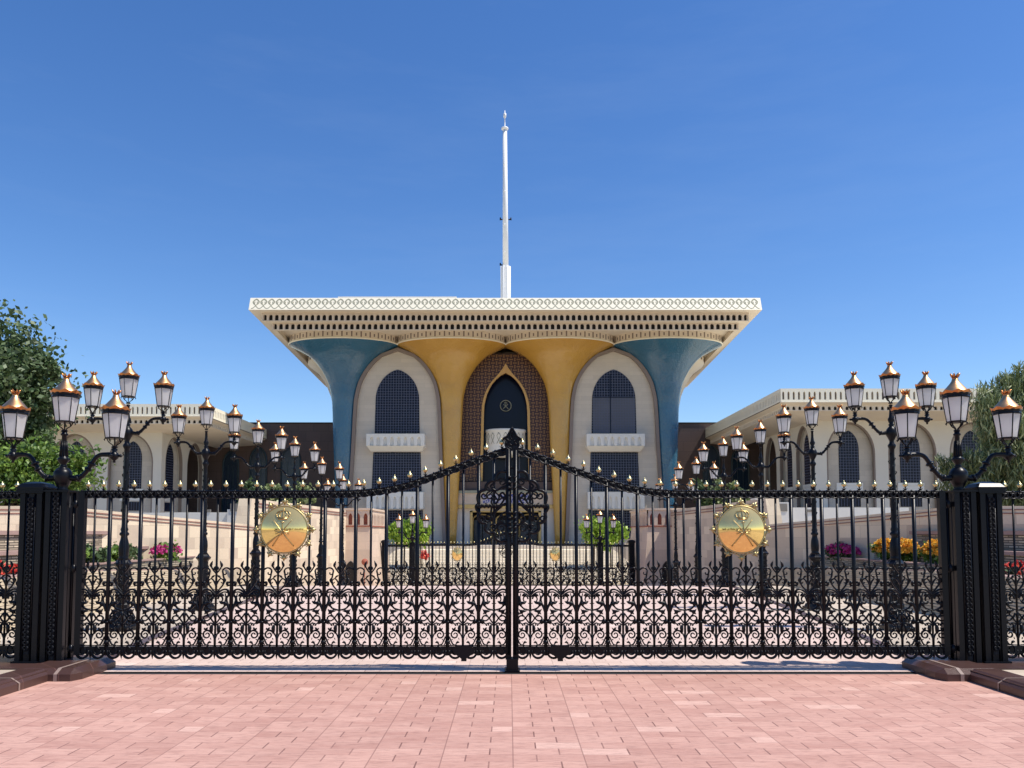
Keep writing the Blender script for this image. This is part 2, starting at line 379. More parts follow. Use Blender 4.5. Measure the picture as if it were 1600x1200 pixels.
# ------------------------------------------------------------------ ground
def terr(y):
    if y < 24.2: return 0
    if y < 42: return -1.72*(y-24.2)/17.8
    return -1.72
ys = [-60, 9.2, 24.2, 42, 45, 60, 120, 400, 3000]
g = MB()
g.add([(x, y, terr(y)-.03) for y in ys for x in (-3000, 3000)], [(2*i, 2*i+1, 2*i+3, 2*i+2) for i in range(len(ys)-1)])
tag(g.build('ground', 'ground'), kind='structure')
g = MB(); g.add([(-5.02, -6, 0), (5.06, -6, 0), (5.06, 9.16, 0), (-5.02, 9.16, 0)], [(0, 1, 2, 3)])
tag(g.build('forecourt_paving', 'paving_pink'), kind='structure')
g = MB(); yy = [9.31, 10.6, 12, 24.2, 42, 61]; hw = [5.05, 5.05, 5.25, 6.6, 8.4, 8.4]
g.add([(sx*h, y, terr(y)+.004) for y, h in zip(yy, hw) for sx in (-1, 1)], [(2*i, 2*i+1, 2*i+3, 2*i+2) for i in range(len(yy)-1)])
tag(g.build('avenue_paving', 'paving_pale'), kind='structure')
for sgn in (-1, 1):
    g = MB(); yy = [9.24, 12, 24.2, 42, 61]; ia = [5.05, 5.25, 6.6, 8.3, 8.3]
    vs_ = []
    for y, h in zip(yy, ia): vs_ += [(sgn*h, y, terr(y)+.0), (sgn*14, y, terr(y)+.0)]
    g.add(vs_, [(2*i, 2*i+1, 2*i+3, 2*i+2) for i in range(4)])
    tag(g.build('side_pavement', 'side_paving'), kind='structure')
    g = MB(); pts = [(5.05, 9.3), (5.05, 10.6), (5.3, 12), (6.6, 24.2)]
    for (xa, ya), (xb, yb) in zip(pts, pts[1:]):
        p = [(sgn*xa, ya), (sgn*(xa+.16), ya), (sgn*(xb+.16), yb), (sgn*xb, yb)]
        g.prism(p if sgn > 0 else p[::-1], -.02, .018)
    tag(g.build('avenue_kerb', 'kerb'), kind='structure')
# threshold line, widened as a black strip to paint in the gate's shadow band
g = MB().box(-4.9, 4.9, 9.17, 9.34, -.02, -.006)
tag(g.build('threshold_shade_strip', 'dark'), kind='structure')
# brown marble kerbs in front of the posts
for sgn in (-1, 1):
    t = thing('marble_kerb', (sgn*5.2, 8.8, 0), 'brown marble kerb with pale joints at the foot of the %s gate posts' % ('left' if sgn < 0 else 'right'), 'kerb', 'marble kerbs beside the gate')
    g = MB(); k0 = 5.0
    def X(x): return sgn*x
    def pr(poly, z0, z1):
        p = [(X(x), y) for x, y in poly]; g.prism(p if sgn > 0 else p[::-1], z0, z1)
    pr([(5.0, -4), (5.3, -4), (5.3, 8.8), (5.0, 8.8)], -.02, .11)
    pr([(4.86, 8.95), (6.2, 8.95), (6.2, 9.95), (4.86, 9.95)], -.02, .10)
    # bevelled front pieces
    def bev(a_, b_, h0=.07, h1=.125, inn=.1):
        (xa, ya), (xb, yb) = a_, b_
        d = Vector((xb-xa, yb-ya)); d.normalize(); nn = Vector((d.y, -d.x))*1
        return d, nn
    g.add([(X(4.96), -4, -.02), (X(4.96), 8.72, -.02), (X(4.96), 8.72, .075), (X(4.96), -4, .075), (X(5.04), -4, .125), (X(5.04), 8.78, .125), (X(5.3), 8.78, .125), (X(5.3), -4, .125)],
          [(0, 1, 2, 3), (3, 2, 5, 4), (4, 5, 6, 7)] if sgn < 0 else [(3, 2, 1, 0), (4, 5, 2, 3), (7, 6, 5, 4)])
    g.add([(X(4.96), 8.72, -.02), (X(4.72), 8.72, -.02), (X(4.72), 8.72, .075), (X(4.96), 8.72, .075), (X(4.74), 8.82, .125), (X(5.3), 8.82, .125), (X(4.74), 9.6, .125), (X(5.3), 9.6, .125),
           (X(4.66), 8.86, -.02), (X(4.66), 8.86, .075), (X(4.66), 9.6, .075), (X(4.66), 9.6, -.02)],
          [(0, 1, 2, 3), (3, 2, 4, 5), (4, 6, 7, 5), (1, 8, 9, 2), (2, 9, 4), (8, 11, 10, 9), (9, 10, 6, 4)])
    g.build('kerb_stone', 'kerb', t)
    j = MB()
    for y in (8.2, 7.4, 6.5, 5.6):
        j.add([(X(4.955), y, 0), (X(4.955), y+.025, 0), (X(4.955), y+.025, .077), (X(4.955), y, .077), (X(5.038), y, .129), (X(5.038), y+.025, .129), (X(5.3), y+.025, .129), (X(5.3), y, .129)], [(0, 1, 2, 3), (3, 2, 5, 4), (4, 5, 6, 7)])
    j.add([(X(4.9), 8.716, 0), (X(4.86), 8.716, 0), (X(4.86), 8.716, .077), (X(4.9), 8.716, .077), (X(4.9), 8.815, .129), (X(4.86), 8.815, .129), (X(4.86), 9.5, .129), (X(4.9), 9.5, .129)], [(0, 1, 2, 3), (3, 2, 5, 4), (4, 5, 6, 7)])
    j.build('pale_joint', 'kerb_pale', t)
    g = MB().box(X(5.3), X(16), -4, 9.2, -.02, .085)
    tag(g.build('side_terrace_paving', 'side_paving'), kind='structure')

# ------------------------------------------------------------------ gate ironwork
GY = 9.4
SC = 132.9                                  # picture px per metre in the gate plane
def gz(py): return ZZ(py, GY)
PITCH = .3605; LEAF = 5.07; GC = .038
def rail_top(s):                            # height of the rail's upper edge at distance s from the gate's middle
    T = [(0, 697), (18, 701), (41, 709), (64, 717), (87, 726), (110, 734), (133, 742.6), (158, 751), (180, 757), (205, 761.3), (227, 764), (250, 765.6), (280, 766.2), (2000, 766.2)]
    q = s*SC
    for (a_, b_), (c_, d_) in zip(T, T[1:]):
        if a_ <= q <= c_: return gz(b_+(d_-b_)*(q-a_)/(c_-a_))
    return gz(766.2)
def spiral(cx, cz, r, turns, a0, dirn, n=20, k=.82):
    return [(cx+r*(1-k*i/n)*math.cos(a0+dirn*2*PI*turns*i/n), 0, cz+r*(1-k*i/n)*math.sin(a0+dirn*2*PI*turns*i/n)) for i in range(n+1)]
def scroll_panel():
    """one cell of the foliate lattice, centred on its thin bar, z = 0 at the ground"""
    g = MB(); U = 1/6.667/SC
    def p(dx, zy, y=0): return (dx*U, y, gz(870+zy/6.667))
    def q(dx, zy, y=0): return (dx/6.32*6.667*U, y, gz(850+zy/6.32))
    R = .0105; WG = 1.68
    for s_ in (-1, 1):
        def cv(pts, r=R, f=p, seg=4, y=0):
            c = catmull([f(s_*a_, b_, y) for a_, b_ in pts], seg)
            if isinstance(r, tuple): r = [WG*(r[0]+(r[1]-r[0])*i/(len(c)-1)) for i in range(len(c))]
            elif r != R: r *= WG
            g.tube(c, r, 4)
        def leaf(pts, wd=.012, f=p, y=-.004):
            c = catmull([f(s_*a_, b_, y) for a_, b_ in pts], 3); n = len(c)
            g.tube(c, [max(.002, WG*.95*wd*math.sin(PI*min(1, (i+.3)/(n-.4)))) for i in range(n)], 4)
        cv([(0, 175), (30, 140), (52, 100), (46, 72)]); leaf([(54, 112), (56, 85), (38, 40)], .011)
        leaf([(0, 150), (20, 120), (8, 95)], .008)
        cv([(148, 136), (115, 116), (82, 122), (64, 150), (78, 182), (100, 180), (102, 160)], (.0075, .005))
        cv([(66, 145), (74, 200), (86, 250), (66, 300), (30, 345), (0, 385)], .0068)
        cv([(0, 300), (28, 245), (52, 228), (76, 248), (66, 276), (50, 262)], (.007, .004))
        leaf([(10, 190), (32, 205), (50, 225)], .009); leaf([(76, 215), (95, 240), (88, 275)], .009)
        leaf([(150, 270), (122, 268), (108, 298)], .014); leaf([(150, 300), (128, 296), (112, 310)], .01)
        cv([(0, 340), (30, 342)], .004)
        cv([(0, 400), (40, 362), (80, 340), (118, 344), (132, 366)], .0085)
        cv([(0, 425), (45, 384), (85, 366), (124, 372)], .0065)
        cv([(118, 344), (134, 395), (112, 425), (112, 470), (140, 530), (152, 565)], (.008, .013))
        cv([(96, 380), (104, 420), (96, 470)], .005)
        leaf([(30, 395), (60, 392), (88, 410)], .013); leaf([(58, 385), (66, 405), (60, 425)], .009)
        cv([(22, 440), (36, 410), (62, 416), (72, 445), (56, 468), (38, 462)], (.008, .005))
        leaf([(40, 470), (72, 480), (128, 470)], .014); leaf([(100, 455), (104, 490), (98, 520)], .014); leaf([(80, 500), (110, 482), (136, 500)], .011)
        cv([(104, 490), (78, 530), (40, 548), (0, 556)], .0075)
        cv([(0, 482), (24, 486)], .004)
        leaf([(34, 562), (76, 566), (118, 552)], .012); leaf([(118, 540), (96, 580), (116, 598)], .010); leaf([(60, 560), (84, 580), (82, 600)], .011); leaf([(44, 548), (70, 560), (76, 578)], .008)
        cv([(84, 590), (78, 606), (62, 614)], .006)
        cv([(0, 700), (28, 668), (60, 625), (96, 614), (120, 634), (112, 660), (78, 664), (44, 632), (14, 588)], .0068)
        cv([(0, 720), (40, 690), (80, 700), (98, 690), (112, 660)], .006)
        leaf([(150, 658), (126, 664), (108, 704)], .016); leaf([(150, 690), (130, 684), (118, 700)], .01)
        leaf([(44, 680), (58, 700), (50, 720)], .008); leaf([(86, 690), (78, 712), (66, 716)], .007)
        leaf([(30, 700), (42, 745), (26, 800)], .013); leaf([(22, 700), (26, 740), (22, 780)], .006)
        cv([(0, 868), (16, 820), (34, 790)], .006)
        sp_ = [(s_*(82*U+x), y_, gz(870+812/6.667)+z) for x, y_, z in spiral(0, 0, 50*U, 1.45, PI*.92, -1, 26, .78)]
        g.tube(sp_, [.014-.006*i/26 for i in range(27)], 4)
        for a_ in range(5):
            an = PI*(.9-.42*a_); leaf([(82+48*math.cos(an), 812-48*math.sin(an)), (82+66*math.cos(an+.15), 812-66*math.sin(an+.15))], .007)
        leaf([(70, 735), (86, 748), (80, 772)], .009); leaf([(112, 738), (104, 752), (88, 768)], .008)
        cv([(140, 830), (124, 870), (100, 912), (60, 922)], .0065); cv([(146, 850), (142, 890), (128, 912), (136, 925)], .005)
        leaf([(34, 895), (56, 888), (76, 915)], .010); leaf([(50, 872), (58, 890), (66, 905)], .006)
        cv([(0, 925), (60, 922), (148, 924)], .0045)
        # ring below the rail
        rr = [(s_*(80*U+62*U*math.cos(a_)), -.008, gz(870+984/6.667)+68*U*math.sin(a_)) for a_ in [PI*1.08*i/18+PI*.96 for i in range(19)]]
        g.tube(rr, .017, 4)
        rr = [(s_*(80*U+36*U*math.cos(a_)), -.02, gz(870+975/6.667)+40*U*math.sin(a_)) for a_ in [PI*1.3*i/14+PI*.7 for i in range(15)]]
        g.tube(rr, .010, 4)
        cv([(46, 946), (70, 930), (104, 960)], .006, y=-.02)
    g.tube([p(0, 560), p(0, 615), p(0, 660)], [.011, .020, .010], 5)
    g.tube([p(0, 800), p(0, 850), p(0, 925)], [.011, .015, .013], 5)
    g.tube([p(0, 1000), p(0, 1030), p(0, 1066)], [.014, .012, .002], 5)
    g.tube([p(0, 165), p(0, 178), p(0, 190)], [.006, .012, .006], 5)
    return g
def bud():
    g = MB()
    g.lathe([(.002, -.012), (.016, 0), (.031, .016), (.032, .028), (.018, .046), (.008, .056), (.009, .062), (.002, .074)], 8)
    return g
def bud_stem():
    g = MB()
    g.lathe([(.007, -.05), (.006, -.016), (.012, -.010), (.004, -.002)], 6)
    for s_ in (-1, 1): g.tube([(0, 0, -.045), (s_*.012, 0, -.03), (s_*.026, 0, -.018)], [.006, .007, .002], 4)
    return g
PANEL = scroll_panel(); BUD = bud(); STEM = bud_stem()
_mesh = {}
def inst(name, mb, mat, parent, loc):
    """child object sharing one mesh"""
    k_ = id(mb)
    if k_ not in _mesh:
        me = bpy.data.meshes.new(name); me.from_pydata(mb.v, [], mb.f); me.polygons.foreach_set('use_smooth', mb.sm); me.update(); me.materials.append(M[mat]); _mesh[k_] = me
    o = bpy.data.objects.new(name, _mesh[k_]); C.objects.link(o); o.parent = parent; o.location = loc
    return o
THICK = MB().tube([(0, 0, gz(1024)), (0, 0, gz(774))], .0225, 8)
THICK.lathe([(.0225, 0), (.032, .012), (.032, .03), (.0225, .042)], 8, (0, 0, gz(1006)))
THICK.lathe([(.0225, 0), (.031, .01), (.031, .02), (.0225, .03)], 8, (0, 0, gz(974)))
THIN = MB().tube([(0, 0, gz(1022)), (0, 0, gz(774))], .0135, 6)
def rail_mb(z_of, x0, x1, sgn):
    """rail with overlapping hanging scallops; z_of(x) gives its upper edge"""
    g = MB(); n = max(2, int((x1-x0)/.045))
    xs = [x0+(x1-x0)*i/n for i in range(n+1)]
    H = 13.2/SC
    g.tube([(sgn*x, 0, z_of(x)-.012) for x in xs], .012, 6)
    for x in xs[::2]: g.ball((sgn*x, -.004, z_of(x)-.008), .0165, 6)
    vs_ = []
    for x in xs:
        z = z_of(x); vs_ += [(sgn*x, .008, z-.01), (sgn*x, .008, z-H*.86), (sgn*x, .022, z-.01), (sgn*x, .022, z-H*.86)]
    fs = []
    for i in range(n): a_ = 4*i; fs += [(a_, a_+1, a_+5, a_+4), (a_+2, a_+6, a_+7, a_+3), (a_+1, a_+3, a_+7, a_+5)]
    g.add(vs_, fs)
    m_ = int(round((x1-x0)/.0901)); st = (x1-x0)/m_
    for i in range(m_+1):
        cx = x0+i*st; pts = []
        for k_ in range(9):
            a_ = PI+PI*k_/8; xx = cx+.086*math.cos(a_); xq = min(max(xx, x0), x1)
            pts.append((sgn*xq, -.012-.004*math.sin(PI*k_/8)+.0004*(i % 2), z_of(xq)-.022+(H-.03)*math.sin(a_)))
        g.tube(pts, .0085, 4)
        for s_ in (-1, 1):
            if x0 < cx+s_*.02 < x1: g.tube([(sgn*(cx+s_*.004), -.014, z_of(cx)-.058), (sgn*(cx+s_*.026), -.018, z_of(cx)-.034), (sgn*(cx+s_*.03), -.016, z_of(cx)-.02)], [.004, .0085, .006], 4)
    return g
def bezel_disc(parent, x, z, flip):
    """gilt convex disc with crown, dagger and crossed swords, ringed by a leafy rim"""
    R = 35.5/SC; c = (x, -.075, z)
    g = MB()
    rings = 14; n = 48; vs_ = [(x, -.075-.085, z)]; fs = []
    for i in range(1, rings+1):
        r = R*i/rings; h = .085*(1-(r/R)**2)
        vs_ += [(x+r*math.cos(2*PI*k_/n), -.075-h, z+r*math.sin(2*PI*k_/n)) for k_ in range(n)]
    fs += [(0, 1+k_, 1+(k_+1) % n) for k_ in range(n)]
    for i in range(rings-1): fs += [(1+i*n+k_, 1+(i+1)*n+k_, 1+(i+1)*n+(k_+1) % n, 1+i*n+(k_+1) % n) for k_ in range(n)]
    g.add(vs_, fs, True)
    vb = [(x+R*math.cos(2*PI*k_/n), yb, z+R*math.sin(2*PI*k_/n)) for yb in (-.075, -.04) for k_ in range(n)]
    g.add(vb, [(k_, k_+n, (k_+1) % n+n, (k_+1) % n) for k_ in range(n)]+[tuple(range(n, 2*n))])
    disc = g.build('gilt_disc', M_disc, parent) if False else build_local('gilt_disc', g, 'disc', parent)
    g = MB()
    g.tube([(x+(R+.006)*math.cos(2*PI*k_/40), -.07, z+(R+.006)*math.sin(2*PI*k_/40)) for k_ in range(41)], .010, 6)
    g.tube([(x+(R+.028)*math.cos(2*PI*k_/40), -.06, z+(R+.028)*math.sin(2*PI*k_/40)) for k_ in range(41)], .005, 5)
    for k_ in range(12):
        a_ = 2*PI*k_/12+PI/2; er = Vector((math.cos(a_), 0, math.sin(a_))); et = Vector((-math.sin(a_), 0, math.cos(a_))); o = Vector((x, -.06, z))
        for s_ in (-1, 1):
            g.tube(catmull([o+er*(R+.012)+et*s_*.062, o+er*(R+.034)+et*s_*.036, o+er*(R+.05)+et*s_*.012], 3), [.010]*6+[.007], 4)
            g.tube([o+er*(R+.050), o+er*(R+.066)+et*s_*.024, o+er*(R+.054)+et*s_*.044], [.013, .014, .004], 4)
        g.tube([o+er*(R+.020), o+er*(R+.062), o+er*(R+.105)], [.009, .021, .003], 5)
    build_local('leafy_rim', g, 'gold_matt', disc)
    g = MB(); y0 = -.165
    def yy_(dx, dz): return -.075-.085*(1-min(1, (dx*dx+dz*dz)/R/R))-.006
    def pt(dx, dz, lift=0): return (x+dx*R, yy_(dx*R, dz*R)-lift, z+dz*R)
    for s_ in (-1, 1):
        g.tube(catmull([pt(s_*.46, -.72), pt(s_*.22, -.40), pt(0, -.10, .004), pt(-s_*.2, .16), pt(-s_*.42, .44)], 5), [.008]*6+[.007]*8+[.006, .005, .004, .004, .003, .002, .002], 4)
        g.tube([pt(s_*.30, -.20, .004), pt(s_*.12, -.13, .006), pt(-s_*.02, -.16, .004)], [.004, .008, .005], 4)
        g.tube([pt(s_*.16, -.02), pt(s_*.34, -.05)], [.006, .004], 4)
    build_local('crossed_swords', g, 'gold_dark', disc)
    g = MB()
    g.tube([pt(0, .36), pt(0, .30), pt(0, .24), pt(0, .05), pt(0, -.04), pt(-.05, -.22), pt(-.16, -.26)], [.002, .008, .004, .007, .012, .012, .005], 5)
    g.tube([pt(-.08, .33), pt(.08, .33)], .005, 4); g.tube([pt(-.30, -.10, .004), pt(.30, -.10, .004)], .006, 4); g.ball(pt(.08, -.06, .01), .012, 6)
    build_local('curved_dagger', g, 'gold_dark', disc)
    g = MB()
    g.tube([pt(-.20, .47), pt(0, .445), pt(.20, .47)], .008, 4); g.tube([pt(-.22, .53), pt(0, .50), pt(.22, .53)], .006, 4)
    for dx in (-.3, -.17, 0, .17, .3):
        g.tube(catmull([pt(dx*.72, .52), pt(dx*1.0, .66), pt(dx*.72, .78), pt(0, .82)], 4), .0055, 4)
    g.ball(pt(0, .86), .011, 6); g.tube([pt(0, .86), pt(0, .95)], .004, 4)
    for dx in (-.26, -.13, .13, .26): g.ball(pt(dx, .62), .007, 5)
    build_local('crown_emblem', g, 'gold_dark', disc)
    return disc
def build_local(name, mb, mat, parent):
    me = bpy.data.meshes.new(name); me.from_pydata([tuple(v) for v in mb.v], [], mb.f); me.polygons.foreach_set('use_smooth', mb.sm); me.update(); me.materials.append(M[mat])
    o = bpy.data.objects.new(name, me); C.objects.link(o); o.parent = parent
    return o
M['disc'] = plain('polished_brass', (.92, .66, .24), .07, .72, .03, 6)
M['gold_matt'] = plain('satin_brass', (.46, .38, .18), .42, 1, .2, 30)
M['gold_dark'] = plain('aged_brass', (.50, .37, .16), .35, 1, .2, 30)
def medallion_half(sgn):
    """half of the scrolled rose over the meeting stiles; x measured from the gate's middle"""
    g = MB(); K = 1/6.0/SC
    def p(dx, y_, d=-.03): return (sgn*dx*K, d, gz(660+y_/6.0))
    def cv(pts, r=.0088, seg=5, d=-.03):
        r *= 1.42; g.tube(catmull([p(a_, b_, d) for a_, b_ in pts], seg), r, 5)
    R = .0135
    for arc in ([(4, 420), (30, 436), (58, 466)], [(58, 466), (110, 462), (148, 500), (154, 556)], [(154, 556), (200, 552), (240, 590), (246, 632)],
                [(246, 632), (296, 650), (322, 700), (312, 764)], [(312, 764), (336, 792), (318, 836), (300, 850)], [(300, 850), (316, 890), (286, 936), (240, 946)],
                [(240, 946), (250, 1000), (210, 1036), (160, 1030)], [(160, 1030), (158, 1080), (112, 1112), (62, 1104)], [(62, 1104), (40, 1120), (4, 1150)]):
        cv(arc, R)
    def sw(cx, cy, r, turns, a0, dr, rr=.0105):
        g.tube([(sgn*(cx*K+x), -.034, gz(660+cy/6.0)+z) for x, _, z in spiral(0, 0, r*K, turns, a0, dr, 18, .75)], rr, 5)
    sw(92, 560, 40, 1.3, PI*.2, 1); sw(112, 572, 60, .45, -PI*.1, 1); sw(205, 688, 40, 1.3, PI*.6, -1); sw(262, 690, 34, 1.2, PI*.9, 1)
    sw(222, 905, 44, 1.5, PI*1.1, -1); sw(285, 905, 30, 1.2, 0, 1); sw(100, 990, 44, 1.4, PI*.9, -1); sw(170, 985, 34, 1.2, PI*.1, 1); sw(90, 900, 34, 1.2, PI*1.4, 1)
    cv([(10, 640), (50, 600), (96, 612), (150, 640), (200, 600), (160, 570)]); cv([(10, 600), (46, 598), (84, 618), (96, 610)], .010)
    cv([(246, 632), (200, 640), (150, 660), (120, 700), (150, 760), (190, 760), (184, 720), (150, 720)]); cv([(20, 690), (70, 720), (110, 680), (86, 660), (64, 700), (90, 750), (130, 800), (190, 860)])
    cv([(10, 790), (60, 760), (110, 800), (160, 850), (176, 940), (150, 960), (100, 935), (60, 960), (20, 940)]); cv([(30, 840), (80, 850), (120, 900), (110, 950)])
    cv([(190, 790), (196, 850), (186, 930)]); cv([(10, 730), (70, 700), (130, 730), (160, 690)], .007); cv([(170, 600), (190, 650), (180, 700)], .007)
    cv([(60, 770), (130, 785), (312, 790)], .011)
    for k_, x in enumerate((150, 185, 220, 255, 290, 312)): cv([(x-14, 770), (x, 800), (x+14, 772)], .009, 3, -.045)
    for y_ in (520, 570, 620, 850, 900, 945, 990, 1040): g.tube([p(6, y_-10, -.05), p(30, y_, -.055), p(46, y_-22, -.045)], [.014, .017, .004], 5)
    for y_ in (680, 1060): g.ball(p(24, y_, -.04), .020, 8)
    for (x, y_) in ((225, 610), (168, 628), (244, 760), (130, 540), (210, 1000), (136, 1050)): g.tube([p(x-12, y_+10), p(x, y_), p(x+16, y_-6)], [.003, .011, .003], 4)
    return g
def gate_leaf(sgn, label):
    """sgn=+1: hinge on the left at local x=0, leaf runs to +LEAF"""
    t = thing('gate_leaf', (0, 0, 0), label, 'gate', 'leaves of the ornamental gates')
    X = lambda x: sgn*x
    zof = lambda x: rail_top(max(0, LEAF+.008-x))
    build_local('top_rail', rail_mb(zof, 0.02, LEAF-.01, sgn), 'black', t)
    g = MB(); g.box(X(0), X(.07), -.035, .035, gz(1023), gz(768)); build_local('hinge_stile', g, 'black', t)
    g = MB(); g.box(X(LEAF-.068), X(LEAF), -.035, .035, gz(1030), zof(LEAF)); g.tube([(X(LEAF-.034), -.036, gz(1022)), (X(LEAF-.034), -.036, zof(LEAF)-.05)], .022, 8)
    for py in (895, 960, 850): g.box(X(LEAF-.078), X(LEAF+.001), -.05, .04, gz(py), gz(py-3))
    build_local('meeting_stile', g, 'black', t)
    g = MB(); g.box(X(.06), X(LEAF-.05), -.02, .02, gz(1021.5), gz(1010)); build_local('bottom_rail', g, 'black', t)
    for k_ in range(1, 14):
        o = inst('thick_bar', THICK, 'black', t, (X(PITCH*k_), 0, 0)); s0 = gz(774)
        top = zof(PITCH*k_)-.05
        if top > s0+.01: build_bar(o, top, .019, 8)
    for k_ in range(14):
        x = PITCH*(k_+.5); o = inst('thin_bar', THIN, 'black', t, (X(x), 0, 0)); top = zof(x)-.05
        if top > gz(774)+.01: build_bar(o, top, .0115, 6)
        inst('scroll_panel', PANEL, 'black', t, (X(x), -.004, 0))
    for j in range(28):
        x = PITCH/2*(j+.5); z = zof(x)+.045
        s_ = inst('finial_stem', STEM, 'black', t, (X(x), 0, z)); inst('gold_bud', BUD, 'gold', s_, (0, 0, 0))
    bezel_disc(t, X(2.425 if sgn > 0 else 2.41), gz(827.5), sgn)
    mh = medallion_half(-sgn); off = X(LEAF+.008); mh.v = [(v[0]+off, v[1], v[2]) for v in mh.v]
    build_local('scrolled_medallion', mh, 'black', t)
    for py in (788, 888, 1013):        # hinges
        inst('hinge', HINGE, 'black', t, (X(-.03), 0, gz(py)))
    g = MB(); x = LEAF-.55; g.slab([(X(x-.09), gz(1008)), (X(x+.09), gz(1008)), (X(x+.13), gz(1012)), (X(x+.11), gz(1020)), (X(x+.03), gz(1028)), (X(x+.03), gz(1032)), (X(x-.03), gz(1032)), (X(x-.03), gz(1028)), (X(x-.11), gz(1020)), (X(x-.13), gz(1012))], -.06, .02)
    build_local('drop_bolt', g, 'black', t)
    if sgn > 0:
        g = MB(); K = 1/6.0/SC
        def p(dx, y_, d=-.03): return (off+dx*K, d, gz(660+y_/6.0))
        outl = [(0, 48), (26, 92), (46, 128), (92, 158), (60, 182), (66, 214), (48, 244), (16, 268)]
        g.slab([(p(a_, b_)[0], p(a_, b_)[2]) for a_, b_ in outl]+[(p(-a_, b_)[0], p(-a_, b_)[2]) for a_, b_ in outl[::-1][:-1]], -.022, .02)
        for s_ in (-1, 1):
            g.tube(catmull([p(s_*a_, b_) for a_, b_ in outl[:4]], 4), .010, 5); g.tube(catmull([p(s_*a_, b_) for a_, b_ in outl[3:]], 4), .010, 5)
            g.tube(catmull([p(0, 84), p(s_*20, 120), p(s_*10, 150), p(0, 160)], 4), .008, 5)
            g.tube(catmull([p(s_*76, 158), p(s_*44, 160), p(s_*24, 186), p(s_*44, 204), p(s_*54, 186)], 4), .008, 5)
            g.tube(catmull([p(0, 250), p(s_*30, 236), p(s_*44, 214), p(s_*20, 206), p(0, 220)], 4), .008, 5); g.ball(p(s_*22, 176, -.035), .010, 6)
        g.tube([p(0, 100), p(0, 140)], .006, 5)
        build_local('peak_ornament', g, 'black', t)
    return t
def build_bar(o, top, r, n):
    """give a longer mesh to bars under the raised part of the rail"""
    src = THICK if r > .015 else THIN; z0 = gz(774)
    g = MB(); g.v = [(x, y, z if z < z0-.001 else top) for x, y, z in src.v]; g.f = src.f; g.sm = src.sm
    me = bpy.data.meshes.new(o.name); me.from_pydata(g.v, [], g.f); me.polygons.foreach_set('use_smooth', g.sm); me.update(); me.materials.append(M['black']); o.data = me
HINGE = MB().box(-.045, .045, -.03, .03, -.03, .03); HINGE.tube([(0, -.035, -.045), (0, -.035, .045)], .02, 8); HINGE.box(-.06, .0, -.02, .02, -.012, .012)
gl = gate_leaf(1, 'left leaf of the near black iron gate, with gilt emblem disc and leaf shaped peak')
gl.location = (GC-.008-LEAF, GY, 0)
gr = gate_leaf(-1, 'right leaf of the near black iron gate, with gilt emblem disc')
gr.location = (GC+.008+LEAF, GY, 0)
# stop block
g = MB(); g.box(-.066+GC, .07+GC, GY-.10, GY+.10, 0, gz(1028)); g.box(-.085+GC, .09+GC, GY-.12, GY+.12, 0, .018)
tag(g.build('gate_stop', 'black', loc=(GC, GY, 0)), 'black iron stop block on the paving under the meeting gate leaves', 'gate stop')

# lantern ---------------------------------------------------------------
def lantern(parent, loc, s=1.0, rot=0):
    l = bpy.data.objects.new('lantern', None); C.objects.link(l); l.parent = parent; l.location = loc; l.scale = (s, s, s); l.rotation_euler = (0, 0, rot)
    for nm, mb, mt in LPARTS: inst(nm, mb, mt, l, (0, 0, 0))
    return l
def make_lparts():
    n = 6
    gla = MB().lathe([(.100, .035), (.142, .325)], n, smooth=False)
    fr = MB()
    for k_ in range(n):
        a_ = 2*PI*k_/n; fr.tube([(.101*math.cos(a_), .101*math.sin(a_), .03), (.146*math.cos(a_), .146*math.sin(a_), .335)], .0065, 4)
        fr.tube([(.10*math.cos(a_), .10*math.sin(a_), .028), (.112*math.cos(a_), .112*math.sin(a_), .012), (.104*math.cos(a_), .104*math.sin(a_), -.004)], [.007, .010, .004], 4)
    fr.lathe([(.02, .020), (.106, .022), (.110, .034), (.100, .042)], n, smooth=False)
    fr.lathe([(.140, .318), (.152, .326), (.150, .345), (.158, .352), (.160, .372), (.150, .378), (.02, .38)], 12, smooth=False)
    for a_ in (0, PI/2, PI, 3*PI/2): fr.tube(catmull([(.085*math.cos(a_), .085*math.sin(a_), .022), (.06*math.cos(a_), .06*math.sin(a_), -.02), (.022*math.cos(a_), .022*math.sin(a_), -.05), (.018*math.cos(a_), .018*math.sin(a_), -.08)], 3), .008, 4)
    fr.lathe([(.034, -.085), (.036, -.07), (.02, -.062)], 10)
    ro = MB().lathe([(.152, .376), (.144, .398), (.119, .430), (.086, .468), (.058, .502), (.040, .530), (.036, .548), (.03, .556)], 12)
    br = MB()
    k8 = 16; vs_ = []
    for k_ in range(k8):
        a_ = 2*PI*k_/k8; up = (k_ % 2 == 0)
        r0, r1 = .150, (.174 if up else .162); vs_ += [(.156*math.cos(a_), .156*math.sin(a_), .366), (r1*math.cos(a_), r1*math.sin(a_), .412 if up else .388), (.150*math.cos(a_), .150*math.sin(a_), .392)]
    br.add(vs_, [f for k_ in range(k8) for f in ((3*k_, 3*((k_+1) % k8), 3*((k_+1) % k8)+1, 3*k_+1), (3*k_+1, 3*((k_+1) % k8)+1, 3*((k_+1) % k8)+2, 3*k_+2))])
    cr = MB(); cr.lathe([(.026, .55), (.036, .562), (.024, .572), (.030, .585)], 10)
    for k_ in range(7):
        a_ = 2*PI*k_/7; cr.tube([(.026*math.cos(a_), .026*math.sin(a_), .575), (.040*math.cos(a_), .040*math.sin(a_), .600), (.056*math.cos(a_), .056*math.sin(a_), .622)], [.012, .013, .003], 4)
    return [('milk_pane', gla, 'milk'), ('lantern_frame', fr, 'black'), ('copper_roof', ro, 'copper'), ('petal_brim', br, 'copper_dark'), ('crown_finial', cr, 'copper_dark')]
LPARTS = make_lparts()
